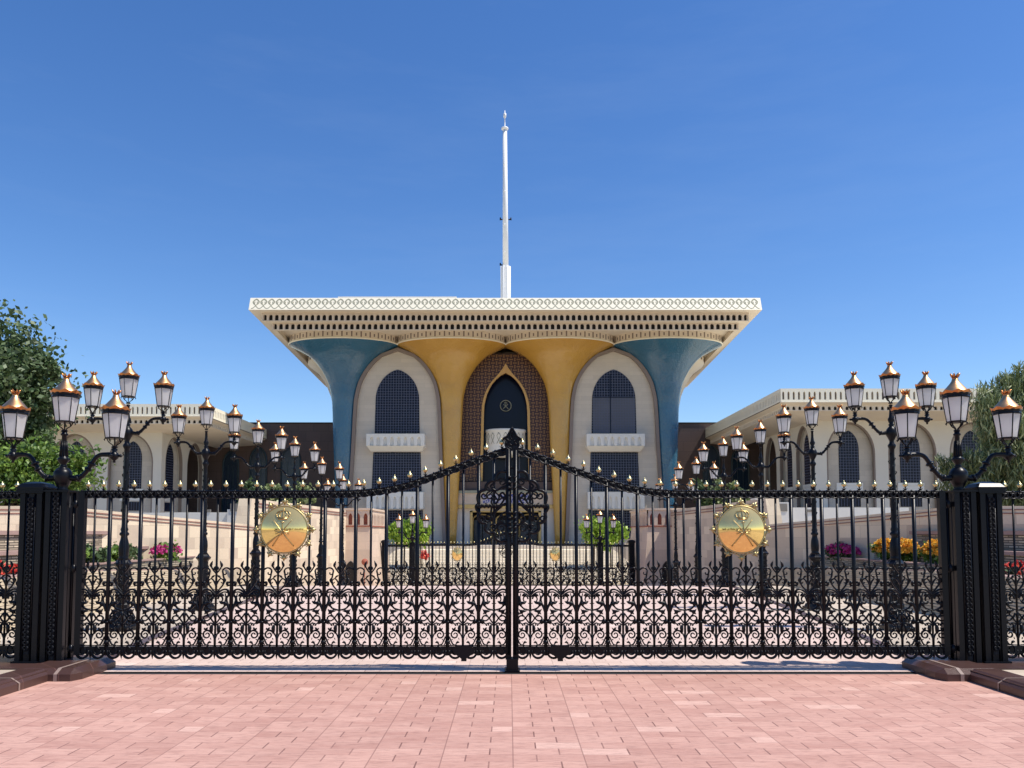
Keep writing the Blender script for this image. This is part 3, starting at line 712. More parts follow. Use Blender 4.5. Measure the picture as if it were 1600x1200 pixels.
def arm_mb(sgn, dx, z0, z1, fat=1.0):
    g = MB(); k_ = fat
    pts = catmull([(sgn*.06, 0, z0), (sgn*dx*.30, 0, z0-.01), (sgn*dx*.46, 0, z0+.07), (sgn*dx*.66, 0, z1-.03), (sgn*dx*.86, 0, z1-.005), (sgn*dx, 0, z1-.02)], 6)
    g.tube(pts, [k_*(.034-.012*math.sin(PI*min(1, i/len(pts)))) for i in range(len(pts))], 8)
    for f_, r in ((.22, .045), (.30, .030), (.42, .040), (.50, .046)):
        i = int(f_*len(pts)); p = Vector(pts[i]); q = Vector(pts[i+1]); d = (q-p).normalized()
        g.tube([p-d*.016*k_, p, p+d*.016*k_], [k_*r*.7, k_*r, k_*r*.7], 8)
    e = (sgn*dx, 0, z1-.02)
    g.lathe([(.004, -.085), (.020, -.075), (.012, -.06), (.045, -.03), (.056, 0), (.045, .03), (.022, .05), (.040, .075), (.022, .09), (.024, .11)], 10, e)
    for a_ in ((sgn, 0), (0, 1), (0, -1)): g.tube([(e[0]+a_[0]*.04, a_[1]*.04, e[2]), (e[0]+a_[0]*.08, a_[1]*.08, e[2]), (e[0]+a_[0]*.10, a_[1]*.10, e[2])], [.014, .020, .004], 6)
    return g
# gate posts -------------------------------------------------------------
def post_shaft(t, z0, z1, hw=.142):
    g = MB(); g.box(-hw+.03, hw-.03, -hw+.03, hw-.03, z0, z1)
    for x in (-1, 1):
        for y_ in (-1, 1): g.box(x*(hw-.045)-.03, x*(hw-.045)+.03, y_*(hw-.045)-.03, y_*(hw-.045)+.03, z0, z1)
    for d in (-.075, -.045, .045, .075):
        g.tube([(d, -hw+.026, z0+.02), (d, -hw+.026, z1-.03)], .0095, 6); g.tube([(hw-.026, d, z0+.02), (hw-.026, d, z1-.03)], .0095, 6); g.tube([(-hw+.026, d, z0+.02), (-hw+.026, d, z1-.03)], .0095, 6)
    g.box(-hw-.012, hw+.012, -hw-.012, hw+.012, z0, z0+.02); g.box(-hw-.006, hw+.006, -hw-.006, hw+.006, z1-.02, z1)
    build_local('fluted_shaft', g, 'black', t)
    g = MB(); z = z0+.14
    while z < z1-.08:
        for s_ in (-1, 1):
            g.tube(catmull([(0, -hw+.018, z), (s_*.022, -hw+.012, z+.022), (s_*.026, -hw+.010, z+.05), (s_*.006, -hw+.014, z+.058)], 3), [.006]*4+[.010]*3+[.009]*2+[.005], 4)
            g.tube([(0, -hw+.016, z+.01), (-s_*.012, -hw+.010, z+.03)], [.008, .002], 4)
        z += .062
    g.box(-.03, .03, -hw+.026, -hw+.032, z0+.1, z1-.05)
    build_local('leaf_ornament', g, 'black_matt', t)
def cap_post(label, grp='posts of the ornamental gates'):
    t = thing('gate_post', (0, 0, 0), label, 'gate post', grp)
    z1 = gz(769); post_shaft(t, .0, z1)
    g = MB(); g.box(-.155, .155, -.155, .155, z1, z1+.035); g.box(-.165, .165, -.165, .165, z1+.035, z1+.055); g.box(-.155, .155, -.155, .155, z1+.055, z1+.10, .035); g.box(-.12, .12, -.12, .12, z1+.10, z1+.125, .08)
    build_local('pyramid_cap', g, 'black', t)
    return t
def lamp_post(label, grp='posts of the ornamental gates'):
    t = thing('lamp_gate_post', (0, 0, 0), label, 'gate post', grp)
    z1 = gz(767.5); post_shaft(t, .0, z1)
    b0 = z1
    g = MB().lathe([(.06, 0), (.064, .015), (.05, .03), (.075, .08), (.098, .13), (.105, .18), (.098, .225), (.07, .262), (.035, .285), (.05, .295), (.03, .305),
                    (.034, .32), (.066, .365), (.07, .385), (.05, .40), (.044, .42), (.034, .48), (.028, .58), (.027, .66), (.04, .67), (.042, .685), (.028, .695), (.03, .72)], 18, (0, 0, b0))
    for k_ in range(12):
        a_ = 2*PI*k_/12; g.tube([(.045*math.cos(a_), .045*math.sin(a_), b0+.41), (.030*math.cos(a_), .030*math.sin(a_), b0+.60)], [.007, .005], 4)
    build_local('ball_standard', g, 'black', t)
    for s_ in (-1, 1):
        build_local('arm', arm_mb(s_, .60, b0+.16, b0+.44, 1.15), 'black', t)
        lantern(t, (s_*.60, 0, b0+.60), 1.0, .3+s_*.12)
    lantern(t, (0, 0, b0+.80), 1.0, .45)
    return t
PZ = .10
pxs = {'o_l': 61, 'i_l': 98, 'i_r': 1497, 'o_r': 1540}
def postx(px, py=900): return XX(px, gz(py), GY+.05)
cp = cap_post('black fluted gate post with pyramid cap, left of the left lamp post'); cp.location = (postx(54), GY+.05, PZ); cp.scale = (1, 1, (gz(757)-PZ)/(gz(757)))
lp = lamp_post('black fluted gate post carrying three copper topped lanterns, left side of the front gate'); lp.location = (postx(93), GY+.05, PZ*.4)
lp.scale = (1, 1, .985)
c2 = copy_tree(lp, (postx(1503), GY+.05, PZ*.4), 'black fluted gate post carrying three copper topped lanterns, right side of the front gate')
c3 = copy_tree(cp, (postx(1543), GY+.05, PZ), 'black fluted gate post with pyramid cap, right of the right lamp post')
# fence panels beyond the posts --------------------------------------------
def fence_panel(sgn, ncell, label):
    t = thing('iron_fence', (0, 0, 0), label, 'fence', 'iron fence panels beside the gates')
    W_ = PITCH*ncell; zt = gz(771)
    build_local('top_rail', rail_mb(lambda x: zt, 0, W_, sgn), 'black', t)
    g = MB(); g.box(0, sgn*W_, -.02, .02, gz(1026), gz(1014)); build_local('bottom_rail', g, 'black', t)
    for k_ in range(ncell+1):
        if k_: inst('thick_bar', THICK, 'black', t, (sgn*PITCH*k_, 0, -.03))
    for k_ in range(ncell):
        inst('thin_bar', THIN, 'black', t, (sgn*PITCH*(k_+.5), 0, -.03)); inst('scroll_panel', PANEL, 'black', t, (sgn*PITCH*(k_+.5), 0, -.03))
    for j in range(2*ncell):
        s_ = inst('finial_stem', STEM, 'black', t, (sgn*PITCH/2*(j+.5), 0, zt+.045)); inst('gold_bud', BUD, 'gold', s_, (0, 0, 0))
    return t
f1 = fence_panel(-1, 3, 'black scrollwork fence running off from the left capped gate post'); f1.location = (postx(54)-.15, GY+.05, .03)
f2 = fence_panel(1, 3, 'black scrollwork fence running off from the right capped gate post'); f2.location = (postx(1543)+.15, GY+.05, .03)

# ------------------------------------------------------------------ street lamps
def street_lamp(label):
    t = thing('street_lamp', (0, 0, 0), label, 'street lamp', 'street lamps lining the avenue')
    g = MB()
    g.box(-.21, .21, -.21, .21, 0, .07); g.box(-.18, .18, -.18, .18, .07, .13, .02)
    g.lathe([(.185, .13), (.17, .20), (.14, .26), (.13, .33), (.115, .36)], 8, smooth=False, rot=PI/8)
    for k_ in range(8):
        a_ = 2*PI*k_/8+PI/8; g.tube([(.15*math.cos(a_), .15*math.sin(a_), .12), (.19*math.cos(a_), .19*math.sin(a_), .20), (.13*math.cos(a_), .13*math.sin(a_), .34)], [.03, .022, .012], 5)
    build_local('plinth', g, 'black', t)
    g = MB()
    g.lathe([(.115, .36), (.115, .42), (.098, .45), (.098, 1.0), (.115, 1.03), (.145, 1.06), (.15, 1.09), (.12, 1.11), (.10, 1.15)], 8, smooth=False, rot=PI/8)
    for k_ in range(4):
        a_ = PI/2*k_
        for z in (.5, .62, .74, .86): g.tube(catmull([(.097*math.cos(a_)-.03*math.sin(a_), .097*math.sin(a_)+.03*math.cos(a_), z), (.108*math.cos(a_), .108*math.sin(a_), z+.05), (.097*math.cos(a_)+.03*math.sin(a_), .097*math.sin(a_)-.03*math.cos(a_), z+.02)], 3), .011, 4)
    build_local('pedestal', g, 'black', t)
    g = MB()
    g.lathe([(.10, 1.15), (.07, 1.19), (.078, 1.23), (.082, 1.32), (.075, 1.42), (.055, 1.50), (.05, 1.54), (.074, 1.56), (.074, 1.59), (.05, 1.61), (.062, 1.65), (.048, 1.69), (.046, 1.8),
             (.050, 2.1), (.042, 2.5), (.038, 2.9), (.04, 2.98), (.062, 3.02), (.064, 3.05), (.04, 3.08), (.036, 3.12), (.06, 3.17), (.085, 3.22), (.09, 3.26), (.08, 3.31), (.05, 3.35), (.032, 3.37), (.05, 3.39),
             (.03, 3.41), (.05, 3.46), (.052, 3.49), (.034, 3.52), (.026, 3.6), (.024, 3.7), (.034, 3.71), (.024, 3.73)], 12)
    for k_ in range(26):
        a_ = k_*2.4; z = 1.75+k_*.045; g.tube([(.046*math.cos(a_), .046*math.sin(a_), z), (.058*math.cos(a_+.3), .058*math.sin(a_+.3), z+.04), (.046*math.cos(a_+.6), .046*math.sin(a_+.6), z+.06)], [.006, .011, .004], 4)
    build_local('pole', g, 'black', t)
    for s_ in (-1, 1):
        build_local('arm', arm_mb(s_, .595, 3.26, 3.50, 1.0), 'black', t); lantern(t, (s_*.595, 0, 3.665), 1.0, .2+.5*s_)
    lantern(t, (0, 0, 3.83), 1.0, .45)
    return t
Ds = [13.24, 16.7, 20.15, 23.65, 27.1, 30.6]
ordn = ['nearest', 'second', 'third', 'fourth', 'fifth', 'farthest']
lamp0 = None
for sgn in (-1, 1):
    for i, D in enumerate(Ds):
        side = 'left' if sgn < 0 else 'right'
        lab = '%s black street lamp with three lanterns in the %s row behind the gate' % (ordn[i], side)
        x = sgn*6.35+(.02 if sgn > 0 else 0); loc = (x, D, terr(D))
        if lamp0 is None: lamp0 = street_lamp(lab); lamp0.location = loc; o = lamp0
        else: o = copy_tree(lamp0, loc, lab)
        o.rotation_euler = (0, 0, random.uniform(-.05, .05)+(.0 if sgn < 0 else .03))

# ------------------------------------------------------------------ inner gate far up the avenue
IY = 45; IG = -1.66
il = copy_tree(gl, (XX(791, -.5, IY)-LEAF*1.035, IY, IG), 'small distant left leaf of the inner iron gate before the palace steps'); il.scale = (1.035, 1, 1.25)
ir = copy_tree(gr, (XX(791, -.5, IY)+LEAF*1.035, IY, IG), 'small distant right leaf of the inner iron gate before the palace steps'); ir.scale = (1.035, 1, 1.25)
for i, (px, kind, txt) in enumerate([(644, lp, 'distant lamp topped post at the left end of the inner gate'), (601, cp, 'distant square post between inner gate and left gatehouse'),
                                     (938, lp, 'distant lamp topped post at the right end of the inner gate'), (987, cp, 'distant square post between inner gate and right gatehouse')]):
    o = copy_tree(kind, (XX(px, -.5, IY), IY, IG), txt); o.scale = (1.25, 1.25, 1.30)
f3 = copy_tree(f1, (XX(638, -.5, IY), IY, IG), 'short distant fence between the two left posts of the inner gate'); f3.scale = (1.2, 1, 1.25)
f4 = copy_tree(f2, (XX(944, -.5, IY), IY, IG), 'short distant fence between the two right posts of the inner gate'); f4.scale = (1.3, 1, 1.25)

# ------------------------------------------------------------------ foliage
def leaves(mb, c, rad, n, size, rnd, asp=1.8, droop=0, clumps=40, shell=.55):
    cl = []
    for _ in range(clumps):
        while True:
            d = Vector((rnd.gauss(0, 1), rnd.gauss(0, 1), rnd.gauss(0, 1)))
            if d.length > .1: break
        d.normalize(); r = shell+(1-shell)*rnd.random()
        cl.append((Vector((c[0]+d.x*rad[0]*r, c[1]+d.y*rad[1]*r, c[2]+d.z*rad[2]*r)), .16+.20*rnd.random()))
    R_ = sum(rad)/3
    for i in range(n):
        cc, cr = cl[rnd.randrange(clumps)]
        o = cc+Vector((rnd.gauss(0, 1), rnd.gauss(0, 1), rnd.gauss(0, .8)))*R_*cr*.62
        if droop: o.z -= rnd.random()**1.5*droop
        a_ = Vector((rnd.gauss(0, 1), rnd.gauss(0, 1), rnd.gauss(0, 1)-(2.2 if droop else .2))).normalized()
        b_ = a_.cross(Vector((rnd.gauss(0, 1), rnd.gauss(0, 1), rnd.gauss(0, 1)))).normalized()
        s_ = size*rnd.uniform(.6, 1.3); a_ *= s_*asp*.5; b_ *= s_*.5
        mb.add([o-a_, o-a_*.1+b_, o+a_, o-a_*.1-b_], [(0, 1, 2, 3)])
    return cl
def tree(name, base, c, rad, n, size, mat, label, cat='tree', asp=1.8, droop=0, clumps=60, seed=1, extra=(), tr=.22, shell=.5):
    rnd = random.Random(seed); t = thing(name, base, label, cat)
    g = MB(); cl = leaves(g, c, rad, n, size, rnd, asp, droop, clumps, shell)
    for (c2_, r2, n2, k2) in extra: cl += leaves(g, c2_, r2, n2, size, rnd, asp, droop, k2, .2)
    g.build('crown', mat, t)
    g = MB(); fork = Vector((base[0]+(c[0]-base[0])*.3, base[1], base[2]+(c[2]-rad[2]*.5-base[2])*.75))
    g.tube(catmull([base, (base[0]+.1, base[1], (base[2]+fork.z)/2), fork], 4), [tr*(1-.35*i/8) for i in range(9)], 8)
    for cc, _ in rnd.sample(cl, min(len(cl), 26)):
        m_ = (fork+cc)/2+Vector((rnd.uniform(-.2, .2), rnd.uniform(-.2, .2), .15)); g.tube(catmull([fork, m_, cc], 4), [tr*.45*(1-.85*i/8) for i in range(9)], 5)
    g.build('trunk', 'bark', t)
    return t
D = 27; c = P(-85, 600, D)
tree('broadleaf_tree', (c[0]-.5, D, 0), c, (3.5, 3.0, 2.45), 46000, .125, 'leaf_dark', 'large dark green broadleaf tree rising behind the left gate posts', asp=1.7, clumps=150, seed=3,
     extra=[(P(5, 640, D), (1.4, 1.3, 1.3), 5000, 16), (P(-45, 510, D), (1.2, 1.1, .8), 3000, 9), (P(75, 575, D), (.5, .6, .45), 1500, 5), (P(40, 680, D), (.8, .8, .7), 1600, 7)], tr=.3, shell=.35)
D = 21; c = P(25, 742, D)
tree('young_green_tree', (c[0]-.6, D, 0), c, (2.0, 1.0, .85), 11000, .075, 'leaf_light', 'light green bushy tree under the large dark tree, left of the gate', asp=2, clumps=40, seed=5, extra=[(P(130, 722, D), (.35, .4, .25), 500, 4), (P(112, 750, D), (.5, .4, .35), 800, 5)], tr=.1)
D = 24; c = P(1612, 700, D)
tree('willowy_tree', (c[0]+.3, D, 0), c, (1.75, 1.6, 2.0), 46000, .036, 'leaf_wispy', 'willowy tree with thin drooping leaves behind the right gate post', asp=7, droop=1.2, clumps=70, seed=8,
     extra=[(P(1560, 640, D), (.8, .7, .8), 5000, 12), (P(1490, 720, D), (.45, .4, .25), 1100, 6), (P(1592, 585, D), (.7, .6, .5), 3000, 8), (P(1540, 730, D), (.8, .6, .8), 5000, 12)], tr=.16, shell=.3)

# ------------------------------------------------------------------ terraces, walls
def wall_run(mb, pts, th, zb):
    """pts: [(x,y,ztop)...]; wall of thickness th"""
    for (xa, ya, za), (xb, yb, zb2) in zip(pts, pts[1:]):
        d = Vector((xb-xa, yb-ya)).normalized(); nx, ny = -d.y*th, d.x*th
        v = [(xa, ya, zb), (xb, yb, zb), (xb+nx, yb+ny, zb), (xa+nx, ya+ny, zb), (xa, ya, za), (xb, yb, zb2), (xb+nx, yb+ny, zb2), (xa+nx, ya+ny, za)]
        mb.add(v, [(0, 3, 2, 1), (4, 5, 6, 7), (0, 1, 5, 4), (1, 2, 6, 5), (2, 3, 7, 6), (3, 0, 4, 7)])
for sgn in (-1, 1):
    side = 'left' if sgn < 0 else 'right'; tone = 'sunlit' if sgn < 0 else 'shaded'
    S = lambda pts: [(sgn*x, y, z) for x, y, z in pts]
    # low layered stone wall along the lamp row, its top falling away up the avenue
    t = thing('layered_stone_wall', (sgn*8.3, 18, 0), 'low %s wall of thin layered stone beside the %s lamp row, its top falling away up the avenue' % (tone, side), 'wall', 'low layered stone walls')
    def body(mb, x0, x1, dz0, dz1):
        yy_ = [(10.2, .84), (16.5, .82), (27.4, .36)]
        for (ya, za), (yb2, zb2_) in zip(yy_, yy_[1:]):
            v = [(sgn*x0, ya, za+dz0), (sgn*x1, ya, za+dz0), (sgn*x1, yb2, zb2_+dz0), (sgn*x0, yb2, zb2_+dz0), (sgn*x0, ya, za+dz1), (sgn*x1, ya, za+dz1), (sgn*x1, yb2, zb2_+dz1), (sgn*x0, yb2, zb2_+dz1)]
            mb.add(v, [(0, 3, 2, 1), (4, 5, 6, 7), (0, 1, 5, 4), (1, 2, 6, 5), (2, 3, 7, 6), (3, 0, 4, 7)])
    g = MB(); rnd = random.Random(11)
    for k_ in range(15):                       # thin courses, each set in or out a little
        x0 = 8.22+.022*k_+rnd.uniform(-.012, .012); f0 = k_/15; f1 = (k_+.82)/15
        yy_ = [(10.2+rnd.uniform(0, .1), .84), (16.5, .82), (27.4, .36)]
        for (ya, za), (yb2, zb2_) in zip(yy_, yy_[1:]):
            g.add([(sgn*x0, ya, za*f0), (sgn*9.2, ya, za*f0), (sgn*9.2, yb2, zb2_*f0), (sgn*x0, yb2, zb2_*f0), (sgn*x0, ya, za*f1), (sgn*9.2, ya, za*f1), (sgn*9.2, yb2, zb2_*f1), (sgn*x0, yb2, zb2_*f1)],
                  [(0, 3, 2, 1), (4, 5, 6, 7), (0, 1, 5, 4), (1, 2, 6, 5), (2, 3, 7, 6), (3, 0, 4, 7)])
    g.build('courses', 'course', t)
    g = MB(); body(g, 8.6, 9.0, -.03, .012); g.build('coping', 'coping', t)
    g = MB(); body(g, 9.0, 10.1, -.5, -.03); g.build('planting_bed', 'soil', t)
    g = MB(); body(g, 8.63, 9.3, -.9, -.04); g.build('backing', 'bay_frame', t)
    # planter and laminated terraces
    t = thing('stone_terrace', (sgn*10.6, 18, 0), '%s stepped stone terrace with rose copings and thin layered stone on the %s' % (tone, side), 'terrace', 'layered stone terraces')
    g = MB(); g.box(sgn*9.82, sgn*10.0, 11.5, 25, .62, .83); g.box(sgn*10.0, sgn*13, 11, 27, .0, .74); g.build('planter_wall', 'ledge', t)
    g = MB(); g.box(sgn*10.42, sgn*13, 10.5, 25, .74, 1.13); g.box(sgn*10.85, sgn*14, 10, 24, 1.21, 1.55); g.build('layered_stone', 'ledge', t)
    g = MB(); g.box(sgn*10.36, sgn*13, 10.4, 25.1, 1.13, 1.21); g.box(sgn*10.79, sgn*14, 9.9, 24.1, 1.55, 1.64); g.box(sgn*9.79, sgn*10.05, 11.4, 25.1, .83, .87); g.build('coping', 'coping', t)
    # lower retaining wall
    W1 = [(17.5, 15.5, 2.12), (11.25, 20, 2.26), (8.9, 28.2, 1.86)]
    t = thing('retaining_wall', (sgn*10, 24, 0), '%s smooth %s stone retaining wall above the %s terrace' % (tone, 'cream' if sgn < 0 else 'rosy', side), 'wall', 'retaining walls')
    wp = S(W1) if sgn < 0 else S(W1)[::-1]
    def off(pts, o_, dz): return [(x-sgn*o_, y-o_*.3, z+dz) for x, y, z in pts]
    g = MB(); wall_run(g, wp, .45, -.3); g.build('wall', 'cream' if sgn < 0 else 'cream', t)
    g = MB()
    for dz0, dz1, o_ in ((-.10, -.075, .02), (-.19, -.165, .02)):
        q = off(wp, o_, dz1); wall_run_band(g, q, .05, dz1-dz0) if False else None
        for (xa, ya, za), (xb, yb, zb2) in zip(q, q[1:]):
            d = Vector((xb-xa, yb-ya)).normalized(); nx, ny = -d.y*.1, d.x*.1; h = dz1-dz0
            g.add([(xa, ya, za-h), (xb, yb, zb2-h), (xb+nx, yb+ny, zb2-h), (xa+nx, ya+ny, za-h), (xa, ya, za), (xb, yb, zb2), (xb+nx, yb+ny, zb2), (xa+nx, ya+ny, za)], [(0, 3, 2, 1), (4, 5, 6, 7), (0, 1, 5, 4), (1, 2, 6, 5), (2, 3, 7, 6), (3, 0, 4, 7)])
    g.build('rose_band', 'line', t)
    # upper wall with slanted end, and gatehouse
    a_ = P(394, 779, 30.5); b_ = P(541, 797, 42)
    a_ = (abs(a_[0]), 30.5, a_[2]); b_ = (abs(b_[0]), 42, b_[2]); zb = -1.3
    t = thing('avenue_wall', (sgn*9, 36, -1), '%s tall stone wall with slanted near end running up to the %s gatehouse' % (tone, side), 'wall', 'avenue side walls')
    dx = (b_[0]-a_[0])/(b_[1]-a_[1])
    near = (a_[0]-dx*1.3, a_[1]-1.3)
    q0, q1 = near, b_
    def sxy(x, y): return (sgn*x, y)
    g = MB(); th = .5
    v = [(sgn*near[0], near[1], zb), (sgn*b_[0], b_[1], zb), (sgn*b_[0], b_[1], b_[2]), (sgn*a_[0], a_[1], a_[2])]
    v2 = [(x+sgn*th, y, z) for x, y, z in v]
    g.add(v+v2, [(0, 1, 2, 3), (7, 6, 5, 4), (0, 4, 5, 1), (1, 5, 6, 2), (2, 6, 7, 3), (3, 7, 4, 0)])
    g.build('wall', 'cream', t)
    g = MB()
    for dz in (.14, .26):
        y0_, y1_ = a_[1]+.6, b_[1]
        xa = a_[0]+dx*.6; za = a_[2]+(b_[2]-a_[2])*.6/(b_[1]-a_[1])
        v = [(sgn*(xa-.03), y0_, za-dz-.04), (sgn*(b_[0]-.03), y1_, b_[2]-dz-.04), (sgn*(b_[0]-.03), y1_, b_[2]-dz), (sgn*(xa-.03), y0_, za-dz)]
        v2 = [(x+sgn*.1, y, z) for x, y, z in v]; g.add(v+v2, [(0, 1, 2, 3), (7, 6, 5, 4), (0, 4, 5, 1), (1, 5, 6, 2), (2, 6, 7, 3), (3, 7, 4, 0)])
    g.build('rose_band', 'line', t)
    # gatehouse
    gx0, gx1 = 7.28, 8.62; gy0, gy1 = 42.0, 47.6; zt = ZZ(794, 42); zc = ZZ(823, 42)
    t = thing('gatehouse', (sgn*(gx0+gx1)/2, 44.8, -1.4), 'small stone gatehouse with row of red arches at the end of the %s wall' % side, 'gatehouse', 'gatehouses')
    g = MB(); v = [(gx0-.28, gy0-.2, -1.4), (gx1+1.5, gy0-.2, -1.4), (gx1+1.5, gy1+.2, -1.4), (gx0-.28, gy1+.2, -1.4), (gx0, gy0, zc), (gx1+1.5, gy0, zc), (gx1+1.5, gy1, zc), (gx0, gy1, zc)]
    g.add([(sgn*x, y, z) for x, y, z in v], [(0, 3, 2, 1), (4, 5, 6, 7), (0, 1, 5, 4), (1, 2, 6, 5), (2, 3, 7, 6), (3, 0, 4, 7)]); g.build('body', 'turret', t)
    g = MB(); dz = zc+.06; h = zt-.32
    n1 = 4; w1 = 1.6/n1
    for k_ in range(n1):
        x0 = gx0+.03+w1*k_; g.arch(sgn*x0, sgn*(x0+w1), dz, zt-.1, ogive(sgn*(x0+w1/2), w1*.27*sgn, dz+.04, h-.16, h+.06, 5), gy0-.03, gy0+.12)
    n2 = 12; w2 = (gy1-gy0)/n2
    for k_ in range(n2):
        y0_ = gy0+w2*k_; Tm = lambda u, d_, z: (sgn*(gx0-.0+d_), u, z)
        g.arch(y0_, y0_+w2, dz, zt-.1, ogive(y0_+w2/2, w2*.27, dz+.04, h-.16, h+.06, 5), -.03, .12, Tm)
    g.box(sgn*(gx0-.09), sgn*(gx1+1.5), gy0-.09, gy1, zt-.1, zt); g.build('arcade', 'turret', t)
    g = MB(); g.box(sgn*(gx0+.12), sgn*(gx1+1.4), gy0+.12, gy1, zc, zt-.1); g.box(sgn*(gx0-.06), sgn*(gx1+1.5), gy0-.06, gy1, zc, zc+.06); g.build('red_recess', 'red_stone', t)
    g = MB(); xd = gx0+.95; g.slab([(x, z) for x, z in ogive(sgn*xd, .26, -1.72, -.35, .12, 6)], gy0-.26, gy0-.1); g.build('arched_door', 'dark', t)
    # pale parapet beyond the terrace
    t = thing('white_parapet', (sgn*14, 41, 0), 'low %s parapet with grey vents beyond the %s retaining wall' % ('white', side), 'parapet', 'white parapets')
    g = MB(); zt = ZZ(793 if sgn > 0 else 801, 40); g.box(sgn*12.1, sgn*20, 40, 40.6, -1, zt)
    if sgn > 0: g.box(sgn*12.3, sgn*12.75, 39.9, 40.7, -1, ZZ(776, 40)); g.box(sgn*13.2, sgn*14.0, 39.8, 40.8, -1, ZZ(785, 40))
    else: g.box(sgn*13.2, sgn*14.0, 39.8, 40.8, -1, ZZ(796, 40))
    g.build('wall', 'white', t)
    g = MB(); g.box(sgn*13.4, sgn*13.85, 39.77, 39.85, ZZ(799, 40), ZZ(787, 40)); g.box(sgn*14.9, sgn*15.3, 39.97, 40.05, ZZ(800, 40), ZZ(796, 40)); g.build('vent', 'grey_panel', t)

# flower beds and shrubs
def shrub(name, c, rad, n, size, mat, label, cat, seed, flower=None, fn=0, fs=.06, group=None):
    rnd = random.Random(seed); base = (c[0], c[1], c[2]-rad[2]); t = thing(name, base, label, cat, group)
    g = MB(); leaves(g, c, rad, n, size, rnd, 1.6, 0, 24, .35); g.build('foliage', mat, t)
    g = MB()
    for _ in range(7): g.tube([base, (c[0]+rnd.uniform(-.6, .6)*rad[0], c[1]+rnd.uniform(-.6, .6)*rad[1], c[2]+rnd.uniform(-.2, .5)*rad[2])], .012, 4)
    g.build('stems', 'bark', t)
    if flower:
        g = MB()
        for _ in range(fn):
            d = Vector((rnd.gauss(0, 1), rnd.gauss(0, 1), abs(rnd.gauss(0, 1)))).normalized(); k_ = rnd.uniform(.75, 1.12)
            o = Vector((c[0]+d.x*rad[0]*k_, c[1]+d.y*rad[1]*k_, c[2]+d.z*rad[2]*k_))
            for j in range(5):
                a_ = Vector((rnd.gauss(0, 1), rnd.gauss(0, 1), rnd.gauss(0, 1))).normalized()*fs*.6; b_ = a_.cross(Vector((rnd.gauss(0, 1), rnd.gauss(0, 1), 1))).normalized()*fs*.5
                g.add([o-a_*.2, o+a_*.5+b_, o+a_, o+a_*.5-b_], [(0, 1, 2, 3)])
        g.build('blossoms', flower, t)
    return t
for k_, y in enumerate((18.6, 19.6, 20.6, 21.4)):
    shrub('green_shrub', (-10.18, y, 1.0), (.26, .6, .26), 900, .085, 'leaf_light' if k_ % 2 == 0 else 'leaf_dark', 'low green shrub in the left planter, %s of the four from the gate' % ['first', 'second', 'third', 'fourth'][k_], 'shrub', 20+k_, group='shrubs in the left planter')
shrub('magenta_bougainvillea', (-9.95, 23.3, 1.0), (.25, .9, .24), 900, .08, 'leaf_light', 'magenta flowering bush in the planter before the left retaining wall', 'flowers', 31, 'fl_pink', 260, .07)
shrub('magenta_bougainvillea', (10.0, 24.2, .98), (.3, 1.1, .26), 700, .08, 'leaf_dark', 'magenta flowering bush in the planter before the right retaining wall', 'flowers', 32, 'fl_pink', 420, .08)
for k_, (y, r) in enumerate(((21.6, .42), (20.6, .52), (18.9, .52))):
    shrub('yellow_flowers', (10.14, y, 1.10), (.28, r, .32), 700, .08, 'leaf_light', 'clump of yellow and orange flowers in the right planter, %s' % ['farthest up the avenue', 'middle one beside the lamp pole', 'closest to the gate'][k_], 'flowers', 40+k_, 'fl_yel', 330, .085, 'yellow flowers in the right planter')
for sgn in (-1, 1):
    shrub('red_flowers', (sgn*10.0, 15.7, .62), (.45, .55, .36), 900, .09, 'leaf_dark', 'clump of red flowers at the %s edge of the picture behind the fence' % ('left' if sgn < 0 else 'right'), 'flowers', 50+sgn, 'fl_red', 260, .10, 'red flower clumps')
    # clipped trees before the palace stairs
    px = 645 if sgn < 0 else 941; DD = 56; c = P(px, 829, DD)
    t = thing('clipped_ficus', (c[0], DD, -1.4), 'lime green clipped tree beside the %s end of the palace stairs' % ('left' if sgn < 0 else 'right'), 'tree', 'clipped trees by the stairs')
    rnd = random.Random(60+sgn); g = MB(); leaves(g, c, (1.55, 1.0, .95), 7000, .14, rnd, 1.6, .25, 60, .55); g.build('crown', 'leaf_lime', t)
    g = MB()
    for k_ in range(5): g.tube([(c[0]-1.2+.6*k_, DD, -1.4), (c[0]-1.1+.55*k_, DD, c[2])], .06, 6)
    g.build('trunks', 'bark', t)
    shrub('red_leaved_shrub', P(664 if sgn < 0 else 1005, 868, 50 if sgn < 0 else 46), (.3, .3, .3), 260, .10, 'fl_red', 'small red leaved plant near the %s post of the inner gate' % ('left' if sgn < 0 else 'right'), 'shrub', 70+sgn, group='red leaved plants by the inner gate')
    for k_ in range(3):
        D_ = 63; px2 = (395, 430, 470) if sgn < 0 else (1098, 1120, 1150); q = P(px2[k_], 757, D_)
        shrub('terrace_shrub', (q[0], D_, q[2]-.95), (1.0, .6, 1.3), 1300, .2, 'leaf_wispy' if k_ else 'leaf_dark', 'grey green shrub on the %s upper terrace, %s from the blue column' % ('left' if sgn < 0 else 'right', (['third', 'second', 'nearest'] if sgn < 0 else ['nearest', 'second', 'third'])[k_]), 'shrub', 80+k_+5*sgn, group='shrubs on the upper terrace')
    g = MB(); x0, x1 = (XX(290, 3, 66), XX(540, 3, 66)) if sgn < 0 else (XX(1050, 3, 66), XX(1330, 3, 66))
    g.box(x0, x1, 62, 67.5, -1.72, ZZ(801, 63)); tag(g.build('upper_terrace', 'wing_stone'), kind='structure')
q = P(570, 878, 40); g = MB().ball((q[0], 40, q[2]), .17, 12); g.tube([(q[0], 40, terr(40)), (q[0], 40, q[2])], .02, 6)
